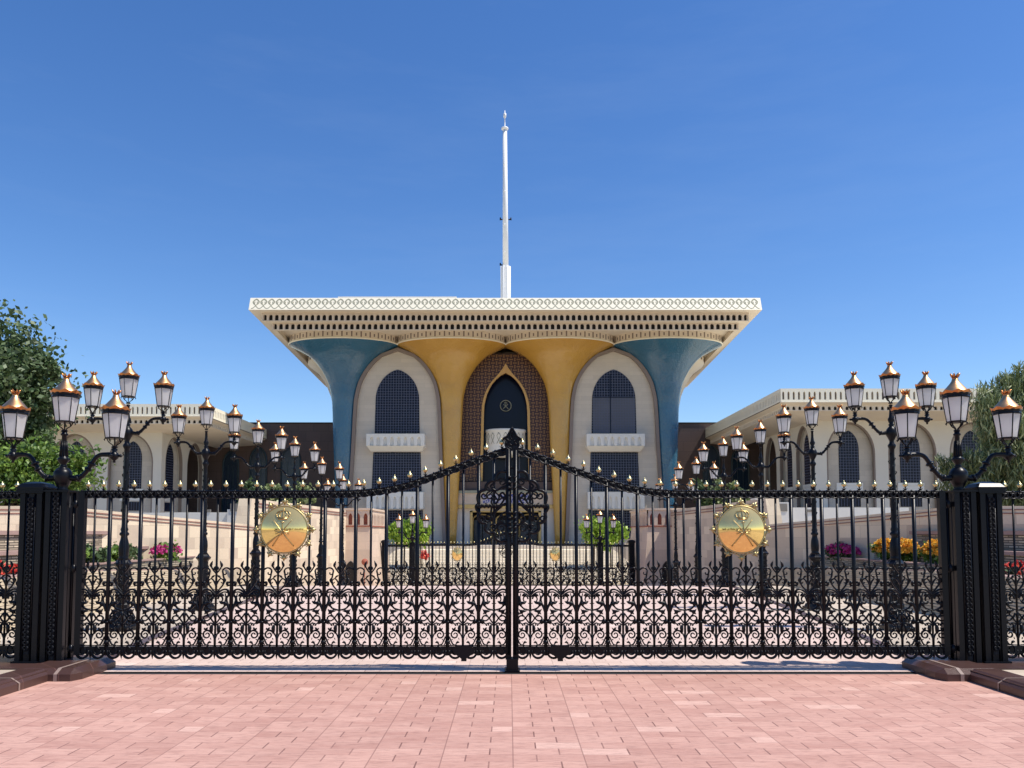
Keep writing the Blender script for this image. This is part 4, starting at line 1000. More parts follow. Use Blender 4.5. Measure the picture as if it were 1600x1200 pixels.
tag(g.build('round_sign', 'red_stone', loc=(q[0], 40, terr(40))), 'small round rusty red marker on a pole by the left gatehouse', 'marker')

# stairs -------------------------------------------------------------------
PC = XX(790, 10, 79)                              # palace centre line
t = thing('palace_stairs', (PC, 58, -1.72), 'broad pale stone staircase leading up to the palace door', 'stairs')
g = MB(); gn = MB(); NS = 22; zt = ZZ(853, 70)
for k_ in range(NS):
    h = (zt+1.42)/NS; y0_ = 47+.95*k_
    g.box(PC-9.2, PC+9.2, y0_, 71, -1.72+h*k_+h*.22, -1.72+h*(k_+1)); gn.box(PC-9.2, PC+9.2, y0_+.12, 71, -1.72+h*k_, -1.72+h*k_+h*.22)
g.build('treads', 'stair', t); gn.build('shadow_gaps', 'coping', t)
g = MB().box(PC-50, PC+50, 71, 130, -1.72, zt-.004); tag(g.build('palace_podium', 'bay_stone'), kind='structure')

# ------------------------------------------------------------------ palace
pal = thing('palace', (PC, 90, zt), 'palace with blue and gold flared columns under a wide ivory roof', 'palace')
CYc = 79.0; cols = [-3*5.375, -5.375, 5.375, 3*5.375]
zr = ZZ(528, 75.6); YS = .63; RR = XX(790+85, zr, 79)-PC
pys = [(542, 84.5), (546, 76), (551, 66), (558, 54), (569, 42.5), (582, 33), (593, 27), (603, 23), (624, 18.7), (650, 17), (702, 15), (760, 12), (853, 8)]
prof = [(RR, zr)]+[(r*79/F*(1.0+.0), ZZ(py, 79)) for py, r in pys if ZZ(py, 79) < zr-.05]
prof = [(prof[0][0], zr)]+prof[1:]
def fun_prof(z):
    for (ra, za), (rb, zb_) in zip(prof, prof[1:]):
        if zb_ <= z <= za: return rb+(ra-rb)*(z-zb_)/(za-zb_)
    return prof[-1][0] if z < prof[-1][1] else prof[0][0]
fine = catmull([(r, 0, z) for r, z in prof], 5); fp = [(max(.1, v.x), v.z) for v in fine][::-1]
for i, cx in enumerate(cols):
    col = 'blue' if i in (0, 3) else 'yellow'
    g = MB().lathe(fp, 48, (PC+cx, CYc, 0), YS)
    o = g.build('flared_column', col, pal); o['label'] = '%s glazed flared column' % ('blue' if col == 'blue' else 'golden yellow')
    # scalloped valance with slots around the rim
    g = MB(); n = 60; z1v = zr+.78; R1 = RR+.02
    def rim(a_, dr=0): return (PC+cx+(R1+dr)*math.cos(a_), CYc+(R1+dr)*YS*math.sin(a_))
    vs_ = []; fs = []
    for k_ in range(n+1):
        a_ = PI+PI*k_/n; x, y = rim(a_); vs_ += [(x, y, zr+.09), (x, y, z1v)]
    for k_ in range(n): fs.append((2*k_, 2*k_+2, 2*k_+3, 2*k_+1))
    g.add(vs_, fs, True); g.build('valance', 'soffit', pal)
    g = MB(); pts = [(*rim(PI+PI*k_/n, .03), zr+.045) for k_ in range(n+1)]; g.tube(pts, .075, 6); g.build('rim_moulding', 'fascia', pal)
    g = MB()
    for k_ in range(37):
        a_ = PI+PI*(k_+.5)/37; x, y = rim(a_, .03); tx, ty = -math.sin(a_), math.cos(a_)*YS; l = math.hypot(tx, ty); tx /= l; ty /= l; w_ = .065; zz0, zz1 = (zr+.18, zr+.70) if k_ % 2 else (zr+.28, zr+.56)
        g.add([(x-tx*w_, y-ty*w_, zz0), (x+tx*w_, y+ty*w_, zz0), (x+tx*w_, y+ty*w_, zz1), (x-tx*w_, y-ty*w_, zz1), (x-tx*w_, y-ty*w_+.03, zz0), (x+tx*w_, y+ty*w_+.03, zz0), (x+tx*w_, y+ty*w_+.03, zz1), (x-tx*w_, y-ty*w_+.03, zz1)],
              [(0, 1, 2, 3), (0, 4, 5, 1), (3, 2, 6, 7), (0, 3, 7, 4), (1, 5, 6, 2)])
    g.build('slots', 'bay_frame', pal)
# roof
FY = 72.0; fz1, fz0 = ZZ(463, FY), ZZ(484, FY); FH = XX(1191, fz0, FY)-PC; FL = PC-XX(388.5, fz0, FY); HW = (FH+FL)/2
BY = 111.0; HB = HW*1.075; lean = .48
g = MB()
def ring(hw, y, hwb, yb, z): return [(PC-hw, y, z), (PC+hw, y, z), (PC+hwb, yb, z), (PC-hwb, yb, z)]
def bandq(r0, r1): g.add(r0+r1, [(i, (i+1) % 4, (i+1) % 4+4, i+4) for i in range(4)])
r0 = ring(HW, FY, HB, BY, fz0); r1 = ring(HW, FY+lean, HB, BY, fz1)
bandq(r0, r1); g.add(r1, [(0, 1, 2, 3)]); g.build('fascia', 'fascia', pal)
def inset(d): return HW-d, FY+d, HB-d, BY-d
def d_for(px, z, D0=FY):
    d = .9
    for _ in range(30): d = HW-(PC-XX(px, z, FY+d)) if False else HW-((PC-XX(px, z, FY+d)))
    return d
zb1t, zb1b = fz0+.03, ZZ(501.5, 72.95); d1 = d_for(409, zb1b)
zb2b = ZZ(515.5, 73.7); d2 = d_for(425, zb2b)
zs = zr+.78
g = MB(); bandq(ring(*inset(.02), fz0), ring(*inset(d1), fz0+.001)) if False else None
g.add(ring(*inset(0), fz0)+ring(*inset(d1+.3), fz0), [(i, i+4, (i+1) % 4+4, (i+1) % 4) for i in range(4)])
g.add(ring(*inset(d1), zb1b)+ring(*inset(d2+.3), zb1b), [(i, i+4, (i+1) % 4+4, (i+1) % 4) for i in range(4)])
g.add(ring(*inset(d2), zb2b)+ring(*inset(d2+.35), zb2b), [(i, i+4, (i+1) % 4+4, (i+1) % 4) for i in range(4)])
g.add(ring(*inset(d2+.35), zb2b)+ring(*inset(d2+.35), zs), [(i, i+4, (i+1) % 4+4, (i+1) % 4) for i in range(4)])
g.add(ring(*inset(d2+.35), zs), [(0, 3, 2, 1)]); g.build('soffit', 'soffit', pal)
for (dd, za, zb_, n, nm) in ((d1, fz0, zb1b, 82, 'upper_arcade'), (d2, zb1b, zb2b, 79, 'lower_arcade')):
    hw, y, hwb, yb = inset(dd); g = MB(); w_ = 2*hw/n; H_ = za-zb_
    hh = .76 if dd == d1 else .90
    for k_ in range(n):
        x0 = PC-hw+w_*k_; g.arch(x0, x0+w_, zb_, za, ogive(x0+w_/2, w_*.31, zb_+.05, zb_+H_*hh*.70, zb_+H_*hh, 4, .9), y, y+.18)
    for sgn in (-1, 1):
        nn = 84; dxs = (hwb-hw)/nn; wy = (yb-y)/nn
        Tm = lambda u, d_, z: (PC+sgn*(hw+(hwb-hw)*(u-y)/(yb-y)-d_), u, z)
        for k_ in range(nn):
            y0_ = y+wy*k_; g.arch(y0_, y0_+wy, zb_, za, ogive(y0_+wy/2, wy*.31, zb_+.05, zb_+H_*hh*.70, zb_+H_*hh, 4, .9), 0, .18, Tm)
    g.build(nm, 'band', pal)
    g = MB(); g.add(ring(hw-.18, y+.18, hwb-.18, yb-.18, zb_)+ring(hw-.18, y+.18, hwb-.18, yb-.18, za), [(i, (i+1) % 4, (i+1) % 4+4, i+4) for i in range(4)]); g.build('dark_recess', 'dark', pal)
# fascia inlay: a row of ogee and cross motifs on the leaning face
g = MB(); n = 66; w_ = 2*(HW-lean*.5)/n; FHt = fz1-fz0
def fpnt(x, t_): return (x, FY+lean*t_-.012, fz0+FHt*t_)
def strip(pts, wd):
    pts = [Vector(p) for p in pts]
    for a_, b_ in zip(pts, pts[1:]):
        d = (b_-a_).normalized(); nn = Vector((0, -1, .2)).normalized().cross(d)*wd*.5; e = d*wd*.3
        v = [a_-nn-e, b_-nn+e, b_+nn+e, a_+nn-e]; bk = [q+Vector((0, .02, 0)) for q in v]
        g.add(v+bk, [(3, 2, 1, 0), (0, 1, 5, 4), (2, 3, 7, 6)])
for k_ in range(n):
    x = PC-(HW-lean*.5)+w_*(k_+.5)
    if abs(x-PC) > HW-.45: continue
    for s_ in (-1, 1):
        strip([fpnt(x, .88), fpnt(x+s_*w_*.22, .80), fpnt(x+s_*w_*.38, .66), fpnt(x+s_*w_*.30, .54), fpnt(x+s_*w_*.20, .47)], .125)
        strip([fpnt(x+s_*w_*.14, .66), fpnt(x+s_*w_*.20, .52), fpnt(x+s_*w_*.10, .42), fpnt(x, .34)], .07)
        strip([fpnt(x-s_*w_*.02, .34), fpnt(x+s_*w_*.30, .14), fpnt(x+s_*w_*.5, .10)], .075)
g.build('fascia_inlay', 'fascia_line', pal)
g = MB().box(XX(527, fz1, 90), XX(713, fz1, 90), 90, 100, fz1-.1, ZZ(463.4, 90)); g.build('roof_box', 'white', pal)
# bays between columns
zf = ZZ(853, 79)
def bay_outline(cx, inset_, zbot):
    zA = ZZ(545.5, 79)-inset_
    pts = []; z = zbot
    zz = [zbot+(zA-zbot)*i/34 for i in range(35)]
    out = []
    for z in zz:
        hw = 5.375-fun_prof(z+inset_*.4)-inset_
        out.append((max(.0, hw), z))
    out[-1] = (0, zA)
    return [(cx-h, z) for h, z in out]+[(cx+h, z) for h, z in out[::-1][1:]]
for sgn in (-1, 1):
    cx = PC+sgn*10.75; side = 'left' if sgn < 0 else 'right'
    o1 = bay_outline(cx, -.06, zf); o2 = bay_outline(cx, .27, zf)
    g = MB(); vs_ = []; n = len(o1)
    for (a_, b_), (c_, d_) in zip(o1, o2): vs_ += [(a_, 78.55, b_), (c_, 78.55, d_), (c_, 79.0, d_), (a_, 79.0, b_)]
    g.add(vs_, [f for i in range(n-1) for f in ((4*i, 4*i+1, 4*i+5, 4*i+4), (4*i+1, 4*i+2, 4*i+6, 4*i+5), (4*i+3, 4*i, 4*i+4, 4*i+7))]); g.build('bay_frame', 'bay_frame', pal)
    g = MB(); zu0, zu1, zus = ZZ(677.5, 79), ZZ(578, 79), ZZ(625, 79); hwu = 34.2*79/F
    up = ogive(cx, hwu, zu0, zus, zu1, 10, .72); up[0] = (cx-hwu*1.03, zu0); up[-1] = (cx+hwu*1.03, zu0)
    # wall face split in strips: draw outline as slab and put windows proud of it
    g.slab([(a_, b_) for a_, b_ in o2], 78.86, 79.3); g.build('bay_wall', 'bay_stone', pal)
    def window(outl, name='window'):
        fr = MB(); vs2 = []
        for (a_, b_) in outl: vs2.append((a_, b_))
        fr.slab(vs2, 78.82, 78.87); w0 = fr.build(name, 'glass', pal)
        gr_ = MB(); xs_ = [q[0] for q in outl]; zs_ = [q[1] for q in outl]; x0, x1, z0, z1 = min(xs_), max(xs_), min(zs_), max(zs_)
        stp = .262; nx = int((x1-x0)/stp); 
        for k_ in range(1, nx+1):
            x = cx+(k_-(nx+1)/2)*stp; zt_ = inside_top(outl, x)
            if zt_ and abs(x-cx) < (x1-x0)/2-.03: gr_.box(x-.021, x+.021, 78.78, 78.815, z0, zt_)
        z = z0+stp
        while z < z1-.1:
            h = outl_x(outl, z, cx)
            if h > .05: gr_.box(cx-h, cx+h, 78.772, 78.80, z-.021, z+.021)
            z += stp
        gr_.build('grille', 'grille', w0)
        # thin stone reveal around the opening
        return w0
    wu = window(up)
    if sgn > 0:
        g = MB(); zt_b = ZZ(622, 79); g.box(cx-hwu*.97, cx+hwu*.97, 78.80, 78.812, zu0+.02, zt_b); g.build('window_blind', 'blind', wu)
        g = MB(); g.box(cx-.4, cx-.3, 78.76, 78.80, zu0, zt_b+2.4); g.box(cx-hwu*.9, cx+hwu*.9, 78.76, 78.80, zt_b, zt_b+.1); g.build('window_mullion', 'glass', wu)
    zl0, zl1 = ZZ(768, 79), ZZ(707, 79); window([(cx-39*79/F, zl0), (cx-37*79/F, zl1), (cx+37*79/F, zl1), (cx+39*79/F, zl0)])
    zg0, zg1 = ZZ(842, 79), ZZ(797, 79); window([(cx-42*79/F, zg0), (cx-41*79/F, zg1), (cx+41*79/F, zg1), (cx+42*79/F, zg0)])
    for (pt, pb, hw_, pb2) in ((678.5, 697, 45.5, 705), (769, 795, 44, 797)):
        g = MB(); z1_, z0_, z2_ = ZZ(pt, 78), ZZ(pb, 78), ZZ(pb2, 78); h = hw_*78/F
        nb = 8 if hw_ > 45 else 9; wb = 2*(h-.2)/nb
        g.box(cx-h, cx+h, 77.6, 78.9, z1_-.2, z1_); g.box(cx-h, cx-h+.2, 77.6, 78.9, z0_, z1_-.2); g.box(cx+h-.2, cx+h, 77.6, 78.9, z0_, z1_-.2)
        for k_ in range(nb):
            x0 = cx-h+.2+wb*k_; g.arch(x0, x0+wb, z0_, z1_-.2, ogive(x0+wb/2, wb*.27, z0_, z0_+(z1_-z0_)*.45, z0_+(z1_-z0_)*.74, 4, .6), 77.62, 77.80)
        g.box(cx-h+.1, cx+h-.1, 77.8, 78.9, z0_, z1_-.2)
        g.add([(cx-h, 77.6, z0_), (cx+h, 77.6, z0_), (cx+h-.35, 78.2, z2_), (cx-h+.35, 78.2, z2_), (cx-h, 78.9, z0_), (cx+h, 78.9, z0_), (cx+h-.35, 78.9, z2_), (cx-h+.35, 78.9, z2_)], [(0, 3, 2, 1), (0, 4, 7, 3), (1, 2, 6, 5), (3, 7, 6, 2)])
        g.build('balcony', 'white', pal)
# core body
g = MB(); g.box(PC-16.6, PC-5.7, 79.3, 110, zt, zr+.2); g.box(PC+5.7, PC+16.6, 79.3, 110, zt, zr+.2); g.box(PC-5.7, PC+5.7, 82.5, 110, zt, zr+.2); g.build('core_walls', 'bay_stone', pal)
# central bay: screen with ogee golden arch
SY = 80.2
def zc(py): return ZZ(py, SY)
def xc(px): return (px-790)*SY/F
hw_s = xc(790+74); scr_t, scr_b = zc(553), zc(752)
def ogee(hw, zs_, zap, zb_, tip=0, n=14):
    L_ = [(-hw*1.06, zb_), (-hw, zs_)]
    for i in range(1, n+1):
        t_ = i/n; a_ = t_*PI/2; x = hw*(math.cos(a_)*.62+.38*(1-t_**2)); z = zs_+(zap-zs_)*(math.sin(a_)*.62+.38*t_)
        L_.append((-x, z))
    if tip:
        L_ = [q for q in L_ if q[0] < -hw*.28] + [(-hw*.16, zap+tip*.22), (-hw*.06, zap+tip*.55), (0, zap+tip)]
    return [(PC+x, z) for x, z in L_]+[(PC-x, z) for x, z in L_[:-1][::-1]]
inn = ogee(xc(790+34), zc(645), zc(583), scr_b); outr = ogee(xc(790+38), zc(645), zc(580), scr_b, zc(568)-zc(580))
g = MB(); g.arch(PC-hw_s-.4, PC+hw_s+.4, scr_b, scr_t, ogee(xc(790+36), zc(645), zc(581), scr_b), SY, SY+.3); g.build('pierced_screen', 'screen', pal)
g = MB(); ogo = outr; n = 40
def resample(o, n):
    L_ = [0]
    for a_, b_ in zip(o, o[1:]): L_.append(L_[-1]+math.dist(a_, b_))
    out = []
    for i in range(n+1):
        q = L_[-1]*i/n
        for j in range(len(o)-1):
            if L_[j] <= q <= L_[j+1]+1e-9:
                f_ = (q-L_[j])/max(1e-9, L_[j+1]-L_[j]); out.append((o[j][0]+(o[j+1][0]-o[j][0])*f_, o[j][1]+(o[j+1][1]-o[j][1])*f_)); break
    return out
A, B = resample(outr, n), resample(inn, n)
vs_ = []
for (a_, b_), (c_, d_) in zip(A, B): vs_ += [(a_, SY-.12, b_), (c_, SY-.12, d_), (c_, SY+.25, d_), (a_, SY+.25, b_)]
g.add(vs_, [f for i in range(n) for f in ((4*i, 4*i+1, 4*i+5, 4*i+4), (4*i+1, 4*i+2, 4*i+6, 4*i+5), (4*i+3, 4*i, 4*i+4, 4*i+7))]); g.build('golden_arch', 'yellow', pal)
g = MB().box(PC-hw_s-.3, PC+hw_s+.3, SY+1.6, SY+1.8, scr_b, scr_t); g.build('dark_hall', 'glass', pal)
g = MB()
for px in (770, 790, 812): g.box(PC+xc(px)-.05, PC+xc(px)+.05, SY+1.5, SY+1.58, scr_b, zc(712))
g.build('window_mullions', 'grille', pal)
g = MB(); rz = ZZ(634, SY+1.4); g.tube([(PC+.56*math.cos(2*PI*k_/32), SY+1.4, rz+.56*math.sin(2*PI*k_/32)) for k_ in range(33)], .045, 6)
for s_ in (-1, 1): g.tube(catmull([(PC+s_*.26, SY+1.4, rz-.34), (PC, SY+1.38, rz-.02), (PC-s_*.24, SY+1.4, rz+.14)], 4), .04, 5)
g.tube([(PC, SY+1.36, rz+.2), (PC, SY+1.36, rz-.1), (PC-.1, SY+1.36, rz-.2)], [.03, .05, .02], 5)
for dx in (-.14, 0, .14): g.tube(catmull([(PC+dx*.6, SY+1.4, rz+.2), (PC+dx, SY+1.4, rz+.3), (PC, SY+1.4, rz+.4)], 3), .025, 5)
g.build('round_emblem', 'grille_pale', pal) if 'grille_pale' in M else g.build('round_emblem', 'fascia_line', pal)
# curved balcony in the arch
g = MB(); z1_, z0_ = ZZ(668, 78.6), ZZ(711, 78.6); rb = 31.5*79/F
g.lathe([(rb, z0_+.5), (rb, z1_-.25), (rb+.08, z1_-.2), (rb+.08, z1_), (rb-.2, z1_)], 40, (PC, SY+.6, 0), .8, a0=PI, a1=2*PI)
g.lathe([(.2, z0_-.1), (rb*.6, z0_), (rb*.9, z0_+.3), (rb, z0_+.5)], 40, (PC, SY+.6, 0), .8, a0=PI, a1=2*PI); o = g.build('curved_balcony', 'white', pal)
g = MB()
for k_ in range(9):
    a_ = PI+PI*(k_+.5)/9; cz = (z0_+z1_)/2+.35; X0 = PC+(rb+.02)*math.cos(a_); Y0 = SY+.6+(rb+.02)*.8*math.sin(a_); tx = -math.sin(a_); ty = math.cos(a_)*.8
    for s_ in (-1, 1):
        g.tube([(X0, Y0, cz+.62), (X0+tx*s_*.2, Y0+ty*s_*.2, cz+.3), (X0+tx*s_*.08, Y0+ty*s_*.08, cz), (X0-tx*s_*.2, Y0-ty*s_*.2, cz-.5)], .03, 4)
g.build('balcony_inlay', 'fascia_line', o)
# entablature band over the door
g = MB()
def arcbox(mb, hw, y, z0, z1, dep=.5, bow=.5, n=16):
    vs2 = []
    for k_ in range(n+1):
        t_ = -1+2*k_/n; x = PC+hw*t_; yy2 = y-bow*(1-t_*t_); vs2 += [(x, yy2, z0), (x, yy2, z1), (x, yy2+dep, z1), (x, yy2+dep, z0)]
    mb.add(vs2, [f for k_ in range(n) for f in ((4*k_, 4*k_+4, 4*k_+5, 4*k_+1), (4*k_+1, 4*k_+5, 4*k_+6, 4*k_+2), (4*k_+3, 4*k_+2, 4*k_+6, 4*k_+7), (4*k_, 4*k_+3, 4*k_+7, 4*k_+4))])
wz = lambda py: ZZ(py, 78.6)
hwb_ = xc(790+78)
for i_, (pa, pb, mt, nm, yoff) in enumerate(((752, 766, 'brown', 'brown_band', .5), (766, 770, 'fascia_line', 'gilt_cornice', 0), (770, 788, 'turret', 'inscription_frieze', .15), (788, 794, 'door_gold', 'gilt_moulding', 0))):
    gg = MB(); arcbox(gg, hwb_, 79.2+yoff, wz(pb), wz(pa), 1.5); gg.build(nm, mt, pal)
gg = MB(); arcbox(gg, hwb_-.9, 79.30, wz(786), wz(772), .3); gg.build('blue_tile_strip', 'tile_blue', pal)
# ground floor wall and doorway
dz0 = zt; dout = [(PC-3.55, dz0), (PC-3.55, wz(799)), (PC+3.55, wz(799)), (PC+3.55, dz0)]
g = MB(); g.box(PC-hwb_, PC-3.55, 79.6, 80.4, dz0, wz(794)); g.box(PC+3.55, PC+hwb_, 79.6, 80.4, dz0, wz(794)); g.box(PC-3.55, PC+3.55, 79.6, 80.4, wz(798), wz(794)); g.build('entrance_wall', 'cream_smooth', pal)
g = MB().box(PC-3.6, PC+3.6, 81.4, 81.6, dz0, wz(794)); dr = g.build('door_wall', 'dark', pal)
g = MB()
for s_ in (-1, 1): g.box(PC+s_*3.4-.12, PC+s_*3.4+.12, 79.5, 79.8, dz0, wz(798))
g.box(PC-3.52, PC+3.52, 79.5, 79.8, wz(800), wz(798))
for cxx in (-2.35, 0, 2.35):
    oo = ogive(PC+cxx, .95, dz0, wz(812), wz(803), 8, .9)
    g.tube([(x, 80.6, z) for x, z in oo], .09, 5)
g.build('gilded_door_frame', 'door_gold', pal)
g = MB()
for cxx in (-2.35, 0, 2.35):
    g.box(PC+cxx-.85, PC+cxx-.04, 81.2, 81.3, dz0, wz(812)); g.box(PC+cxx+.04, PC+cxx+.85, 81.2, 81.3, dz0, wz(812))
g.build('door_leaf', 'niche', pal)
# side capitals under the side eaves
for sgn in (-1, 1):
    for k_ in range(1, 4):
        cyy = 79+10.4*k_; cxx = PC+sgn*(18.2+.35*k_)
        pr = [(.9, zr-8), (1.1, zr-5.2), (1.6, zr-3.4), (2.4, zr-2), (3.6, zr-.8), (5.1, zr), (5.15, zr+.12), (5.15, zs)]
        g = MB(); n = 40; vs_ = []
        for r, z in pr:
            for j in range(n): a_ = 2*PI*j/n; vs_.append((cxx+r*.7*math.cos(a_), cyy+r*math.sin(a_), z))
        g.add(vs_, [(i*n+j, i*n+(j+1) % n, (i+1)*n+(j+1) % n, (i+1)*n+j) for i in range(len(pr)-1) for j in range(n)], True); g.build('side_capital', 'soffit', pal)
        g = MB()
        for j in range(26):
            a_ = 2*PI*j/26; x, y = cxx+5.17*.7*math.cos(a_), cyy+5.17*math.sin(a_); g.box(x-.06, x+.06, y-.07, y+.07, zr+.18, zr+.44)
        g.build('slots', 'bay_frame', pal)
# side walls in brown cladding
for sgn in (-1, 1):
    BYY = 86.0; zT = ZZ(660, BYY); side = 'left' if sgn < 0 else 'right'
    t = thing('brown_link_building', (PC+sgn*24, BYY, zt), 'dark brown clad building joining the palace to its %s wing' % side, 'building', 'brown link buildings')
    g = MB(); x0 = sgn*16.5+PC; x1 = PC+sgn*40; g.box(x0, x1, BYY, BYY+10, zt, zT-.12); g.build('wall', 'brown', t)
    g = MB(); g.box(x0, x1, BYY-.08, BYY+10, zT-.12, zT); g.build('roof_edge', 'dark', t)
    lst = [(360, 24, 705), (403, 26, 699), (454, 30, 699)] if sgn < 0 else [(1112, 26, 697), (1157, 26, 699)]
    for px, wp_, pa in lst:
        cx = XX(px, 6, BYY); h = wp_/2*BYY/F
        oo = ogive(cx, h, zt, ZZ(pa+22, BYY), ZZ(pa, BYY), 8, .75); g = MB().slab(oo, BYY-.05, BYY+.1); w0 = g.build('arched_niche', 'niche', t)
        g = MB(); g.tube([(x, BYY-.08, z) for x, z in oo], .09, 5)
        for f_ in (-.33, .33): g.box(cx+f_*h-.03, cx+f_*h+.03, BYY-.09, BYY-.04, zt, ZZ(pa+22, BYY))
        g.build('niche_frame', 'green_rim', w0)
# flagpole
FD = 92
t = thing('flagpole', (XX(790, 24, FD), FD, fz1), 'tall white flagpole rising from the middle of the palace roof', 'flagpole')
g = MB(); x = XX(790, 24, FD)
g.lathe([(XX(798, 28, FD)-x, fz1-.4), (XX(798, 28, FD)-x, ZZ(417, FD)), (.3, ZZ(417, FD))], 8, (x, FD, 0), smooth=False); 
for k_ in range(8): a_ = 2*PI*k_/8+PI/8; rr = (XX(798, 28, FD)-x)*.96; g.tube([(x+rr*math.cos(a_), FD+rr*math.sin(a_), fz1-.4), (x+rr*math.cos(a_), FD+rr*math.sin(a_), ZZ(417, FD))], .07, 5)
g.build('fluted_base', 'brass_flag', t)
xt = XX(788.8, 44, FD)
g = MB().tube([(x, FD, ZZ(418, FD)), ((x+xt)/2, FD, ZZ(310, FD)), (xt, FD, ZZ(202, FD))], [.35, .31, .26], 12)
for py in (258, 300, 352, 395): g.ball((XX(789, 30, FD)-.05, FD-.33, ZZ(py, FD)), .1, 6)
g.build('mast', 'brass_flag', t)
g = MB(); zz_ = ZZ(202, FD); g.lathe([(.2, -.1), (.42, 0), (.42, .16), (.2, .24), (.06, .3), (.05, 1.4), (.16, 1.45), (.18, 1.9), (.06, 2.0), (.04, 2.3)], 12, (xt, FD, zz_)); g.build('truck', 'brass_flag', t)
g = MB()
for dx, py in ((-.62, 343), (.62, 343), (-.62, 414)): g.tube([(x+dx*.5, FD, ZZ(py, FD)), (x+dx, FD, ZZ(py, FD)), (x+dx, FD, ZZ(py-3, FD))], [.05, .13, .07], 6)
g.build('floodlight', 'black', t)

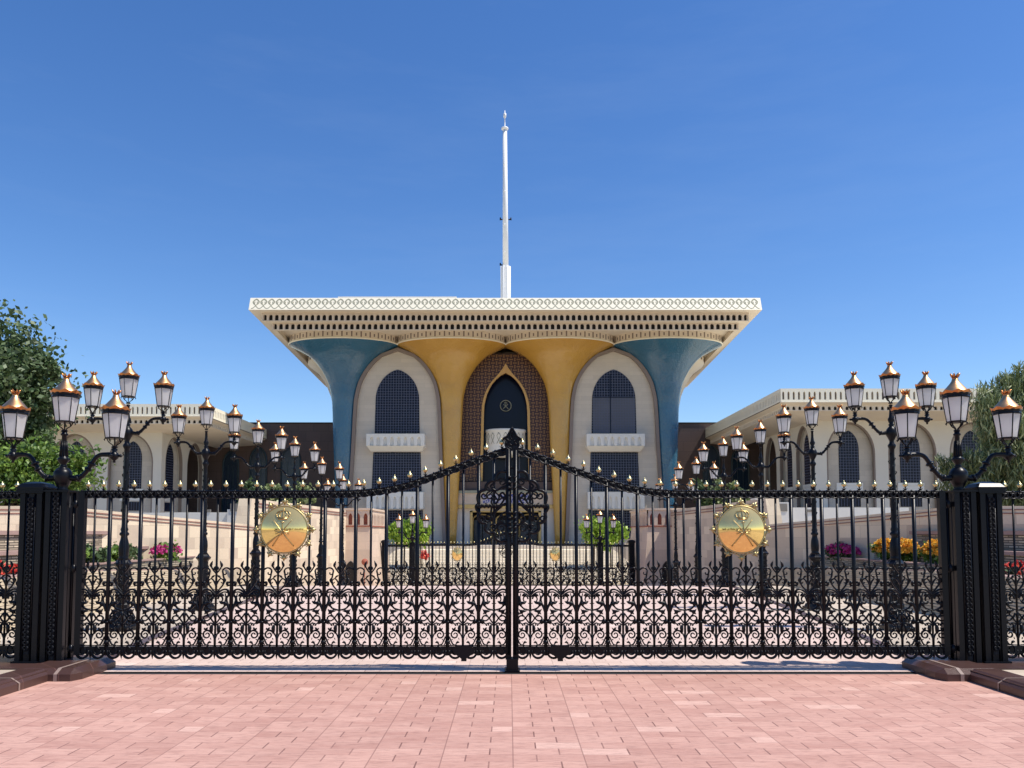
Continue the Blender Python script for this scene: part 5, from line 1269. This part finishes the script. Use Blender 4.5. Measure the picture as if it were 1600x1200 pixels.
# ------------------------------------------------------------------ wings
def wing(sgn, YF, x_end, pxs, zpar, label, i2, sidebays, nright, PW, PS):
    t = thing('palace_wing', (sgn*(abs(x_end)+12), YF, 0), label, 'palace wing', 'palace wings')
    zt1 = ZZ(zpar, YF); X = lambda x: sgn*x; xe = abs(x_end); far = xe+34
    zp0 = zt1-.98; zs0 = zp0-.22; za0 = zs0-.42; yb = YF+26
    # roof slab + slotted parapet
    g = MB(); n = int(34/.405); w_ = 34/n
    for k_ in range(n):
        x0 = xe+w_*k_; xm = x0+w_/2; g.arch(X(x0), X(x0+w_), zp0+.0, zt1, ogive(X(xm), sgn*w_*.2, zp0+.16, zp0+.62, zp0+.8, 4, .6), YF, YF+.15)
    n2 = 60; w2 = 24/n2
    for k_ in range(n2):
        y0_ = YF+w2*k_; Tm = lambda u, d_, z: (X(xe+d_), u, z); g.arch(y0_, y0_+w2, zp0, zt1, ogive(y0_+w2/2, w2*.2, zp0+.16, zp0+.62, zp0+.8, 4, .6), 0, .15, Tm)
    g.box(X(xe), X(far), YF, yb, zt1, zt1+.05)
    g.box(X(xe), X(far), YF-.06, YF+.2, zp0-.06, zp0)
    g.build('slotted_parapet', 'fascia', t)
    g = MB(); g.box(X(xe+.15), X(far), YF+.15, yb-.1, zp0-.04, zt1); g.build('parapet_recess', 'bay_frame', t)
    i1 = .5
    g = MB(); g.add([(X(xe+.02), YF+.02, zp0-.06), (X(far), YF+.02, zp0-.06), (X(far), YF+i1, zs0), (X(xe+i1), YF+i1, zs0), (X(xe+i1), yb, zs0), (X(xe+.02), yb, zp0-.06)], [(0, 1, 2, 3), (0, 3, 4, 5)])
    n = int(33.4/.46); w_ = (34-i1)/n
    for k_ in range(n):
        x0 = xe+i1+w_*k_; g.arch(X(x0), X(x0+w_), za0, zs0, ogive(X(x0+w_/2), sgn*w_*.26, za0+.05, za0+.2, za0+.34, 4, .9), YF+i1, YF+i1+.15)
    n2 = 52; w2 = 24/n2
    for k_ in range(n2):
        y0_ = YF+i1+w2*k_; Tm = lambda u, d_, z: (X(xe+i1+d_), u, z); g.arch(y0_, y0_+w2, za0, zs0, ogive(y0_+w2/2, w2*.26, za0+.05, za0+.2, za0+.34, 4, .9), 0, .15, Tm)
    g.build('arch_band', 'soffit', t)
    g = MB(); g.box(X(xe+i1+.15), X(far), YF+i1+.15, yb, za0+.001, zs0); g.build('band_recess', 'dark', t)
    iy = 3.8; zw = za0-.35                         # wall inset and top of the arcade
    g = MB(); g.add([(X(xe+i1), YF+i1, za0), (X(far), YF+i1, za0), (X(far), YF+iy, zw), (X(xe+i2), YF+iy, zw), (X(xe+i2), yb, zw), (X(xe+i1), yb, za0)], [(0, 1, 2, 3), (0, 3, 4, 5)]); g.build('sloped_soffit', 'soffit', t)
    # facade bays
    YW = YF+iy; zap = zw-.1
    frm = MB(); pan = MB(); rim_ = MB()
    def bay(u0, Tq, PW=PW, skip=False):
        win = MB(); gri = MB(); sil = MB(); uc = u0+PW/2; hw = PW*.395; o = ogive(uc, hw, 0, zap-2.6, zap, 10, .95)
        frm.arch(u0, u0+PW, 0, zw, o, 0, .45, Tq)
        oi = [(uc+(x-uc)*.94, z-(.0 if i in (0, len(o)-1) else .12)) for i, (x, z) in enumerate(o)]
        vs2 = []
        for (a_, b_), (c_, d_) in zip(o, oi): vs2 += [Tq(a_, .02, b_), Tq(c_, .02, d_), Tq(c_, .3, d_)]
        rim_.add(vs2, [f for i in range(len(o)-1) for f in ((3*i, 3*i+1, 3*i+4, 3*i+3), (3*i+1, 3*i+2, 3*i+5, 3*i+4))])
        if skip: return
        pan.add([Tq(u0+.2, .45, 0), Tq(u0+PW-.2, .45, 0), Tq(u0+PW-.2, .45, zw), Tq(u0+.2, .45, zw)], [(0, 1, 2, 3)])
        wo = ogive(uc, .84, zw-5.1, zw-2.3, zw-.75, 8, .7)
        win.add([Tq(x, .43, z) for x, z in wo], [tuple(range(len(wo)))])
        win.add([Tq(uc+a_*.9, .43, z) for a_, z in ((-1, zw-7.1), (1, zw-7.1), (1, zw-6.3), (-1, zw-6.3))], [(0, 1, 2, 3)])
        for k_ in range(-3, 4):
            x = uc+k_*.235; zt_ = inside_top(wo, x)
            if zt_: q = [Tq(x-.018, .41, zw-5.1), Tq(x+.018, .41, zw-5.1), Tq(x+.018, .41, zt_), Tq(x-.018, .41, zt_)]; gri.add(q, [(0, 1, 2, 3)])
            gri.add([Tq(x-.018, .41, zw-7.1), Tq(x+.018, .41, zw-7.1), Tq(x+.018, .41, zw-6.3), Tq(x-.018, .41, zw-6.3)], [(0, 1, 2, 3)])
        z = zw-4.87
        while z < zw-.9:
            h = outl_x(wo, z, uc)
            if h > .05: gri.add([Tq(uc-h, .405, z-.018), Tq(uc+h, .405, z-.018), Tq(uc+h, .405, z+.018), Tq(uc-h, .405, z+.018)], [(0, 1, 2, 3)])
            z += .235
        for (za_, zb_, dd_) in ((zw-5.35, zw-5.12, .36), (zw-6.2, zw-5.35, .40)):
            sil.add([Tq(uc-1.1, dd_, za_), Tq(uc+1.1, dd_, za_), Tq(uc+1.1, dd_, zb_), Tq(uc-1.1, dd_, zb_), Tq(uc-1.1, .45, zb_), Tq(uc+1.1, .45, zb_)], [(0, 1, 2, 3), (3, 2, 5, 4)])
        w0 = win.build('arched_window', 'glass', t); gri.build('window_grille', 'grille', w0); sil.build('window_sill', 'white', t)
    ucx = pxs                                 # first bay centre (absolute x)
    k0 = ucx-PW/2
    fill = k0-(xe+i2)
    frm.add([(X(xe+i2), YW, 0), (X(k0), YW, 0), (X(k0), YW, zw), (X(xe+i2), YW, zw)], [(0, 1, 2, 3)])
    for k_ in range(nright): bay(k0+PW*k_, lambda u, d_, z: (X(u), YW+d_, z))
    for k_ in range(sidebays+1): bay(YW+.3+PS*k_, lambda u, d_, z: (X(xe+i2+d_), u, z), PS, k_ == sidebays)
    frm.add([(X(xe+i2), YW, 0), (X(xe+i2), YW+.3, 0), (X(xe+i2), YW+.3, zw), (X(xe+i2), YW, zw)], [(0, 1, 2, 3)])
    frm.build('white_arcade', 'wing_stone', t); rim_.build('arch_rim', 'bay_frame', t); pan.build('recessed_wall', 'wing_panel', t); 
    return t
xr = XX(1220, 12, 62)
wing(1, 62, xr, XX(1328, 8, 66), 608, 'pale right wing of the palace with arched windows behind the tree', 3.9, 2, 5, 5.08, 4.2)
xl = XX(322, 12, 68.7)
wing(-1, 68.7, xl, -XX(205.5, 8, 72.7), 632, 'pale left wing of the palace with arched windows behind the lamps', 5.4, 1, 6, 5.2, 5.0)

# trees across the square behind the viewer, seen in the polished discs
rnd = random.Random(99); g = MB()
for k_ in range(16):
    c = (-60+8*k_+rnd.uniform(-2, 2), -62+rnd.uniform(-4, 4), 3.2+rnd.uniform(-.5, 1.2)); leaves(g, c, (4.6, 3, 3.4), 900, .9, rnd, 1.5, 0, 20, .3)
tag(g.build('distant_treeline', 'leaf_dark'), kind='stuff')
print('objects', len(bpy.data.objects))
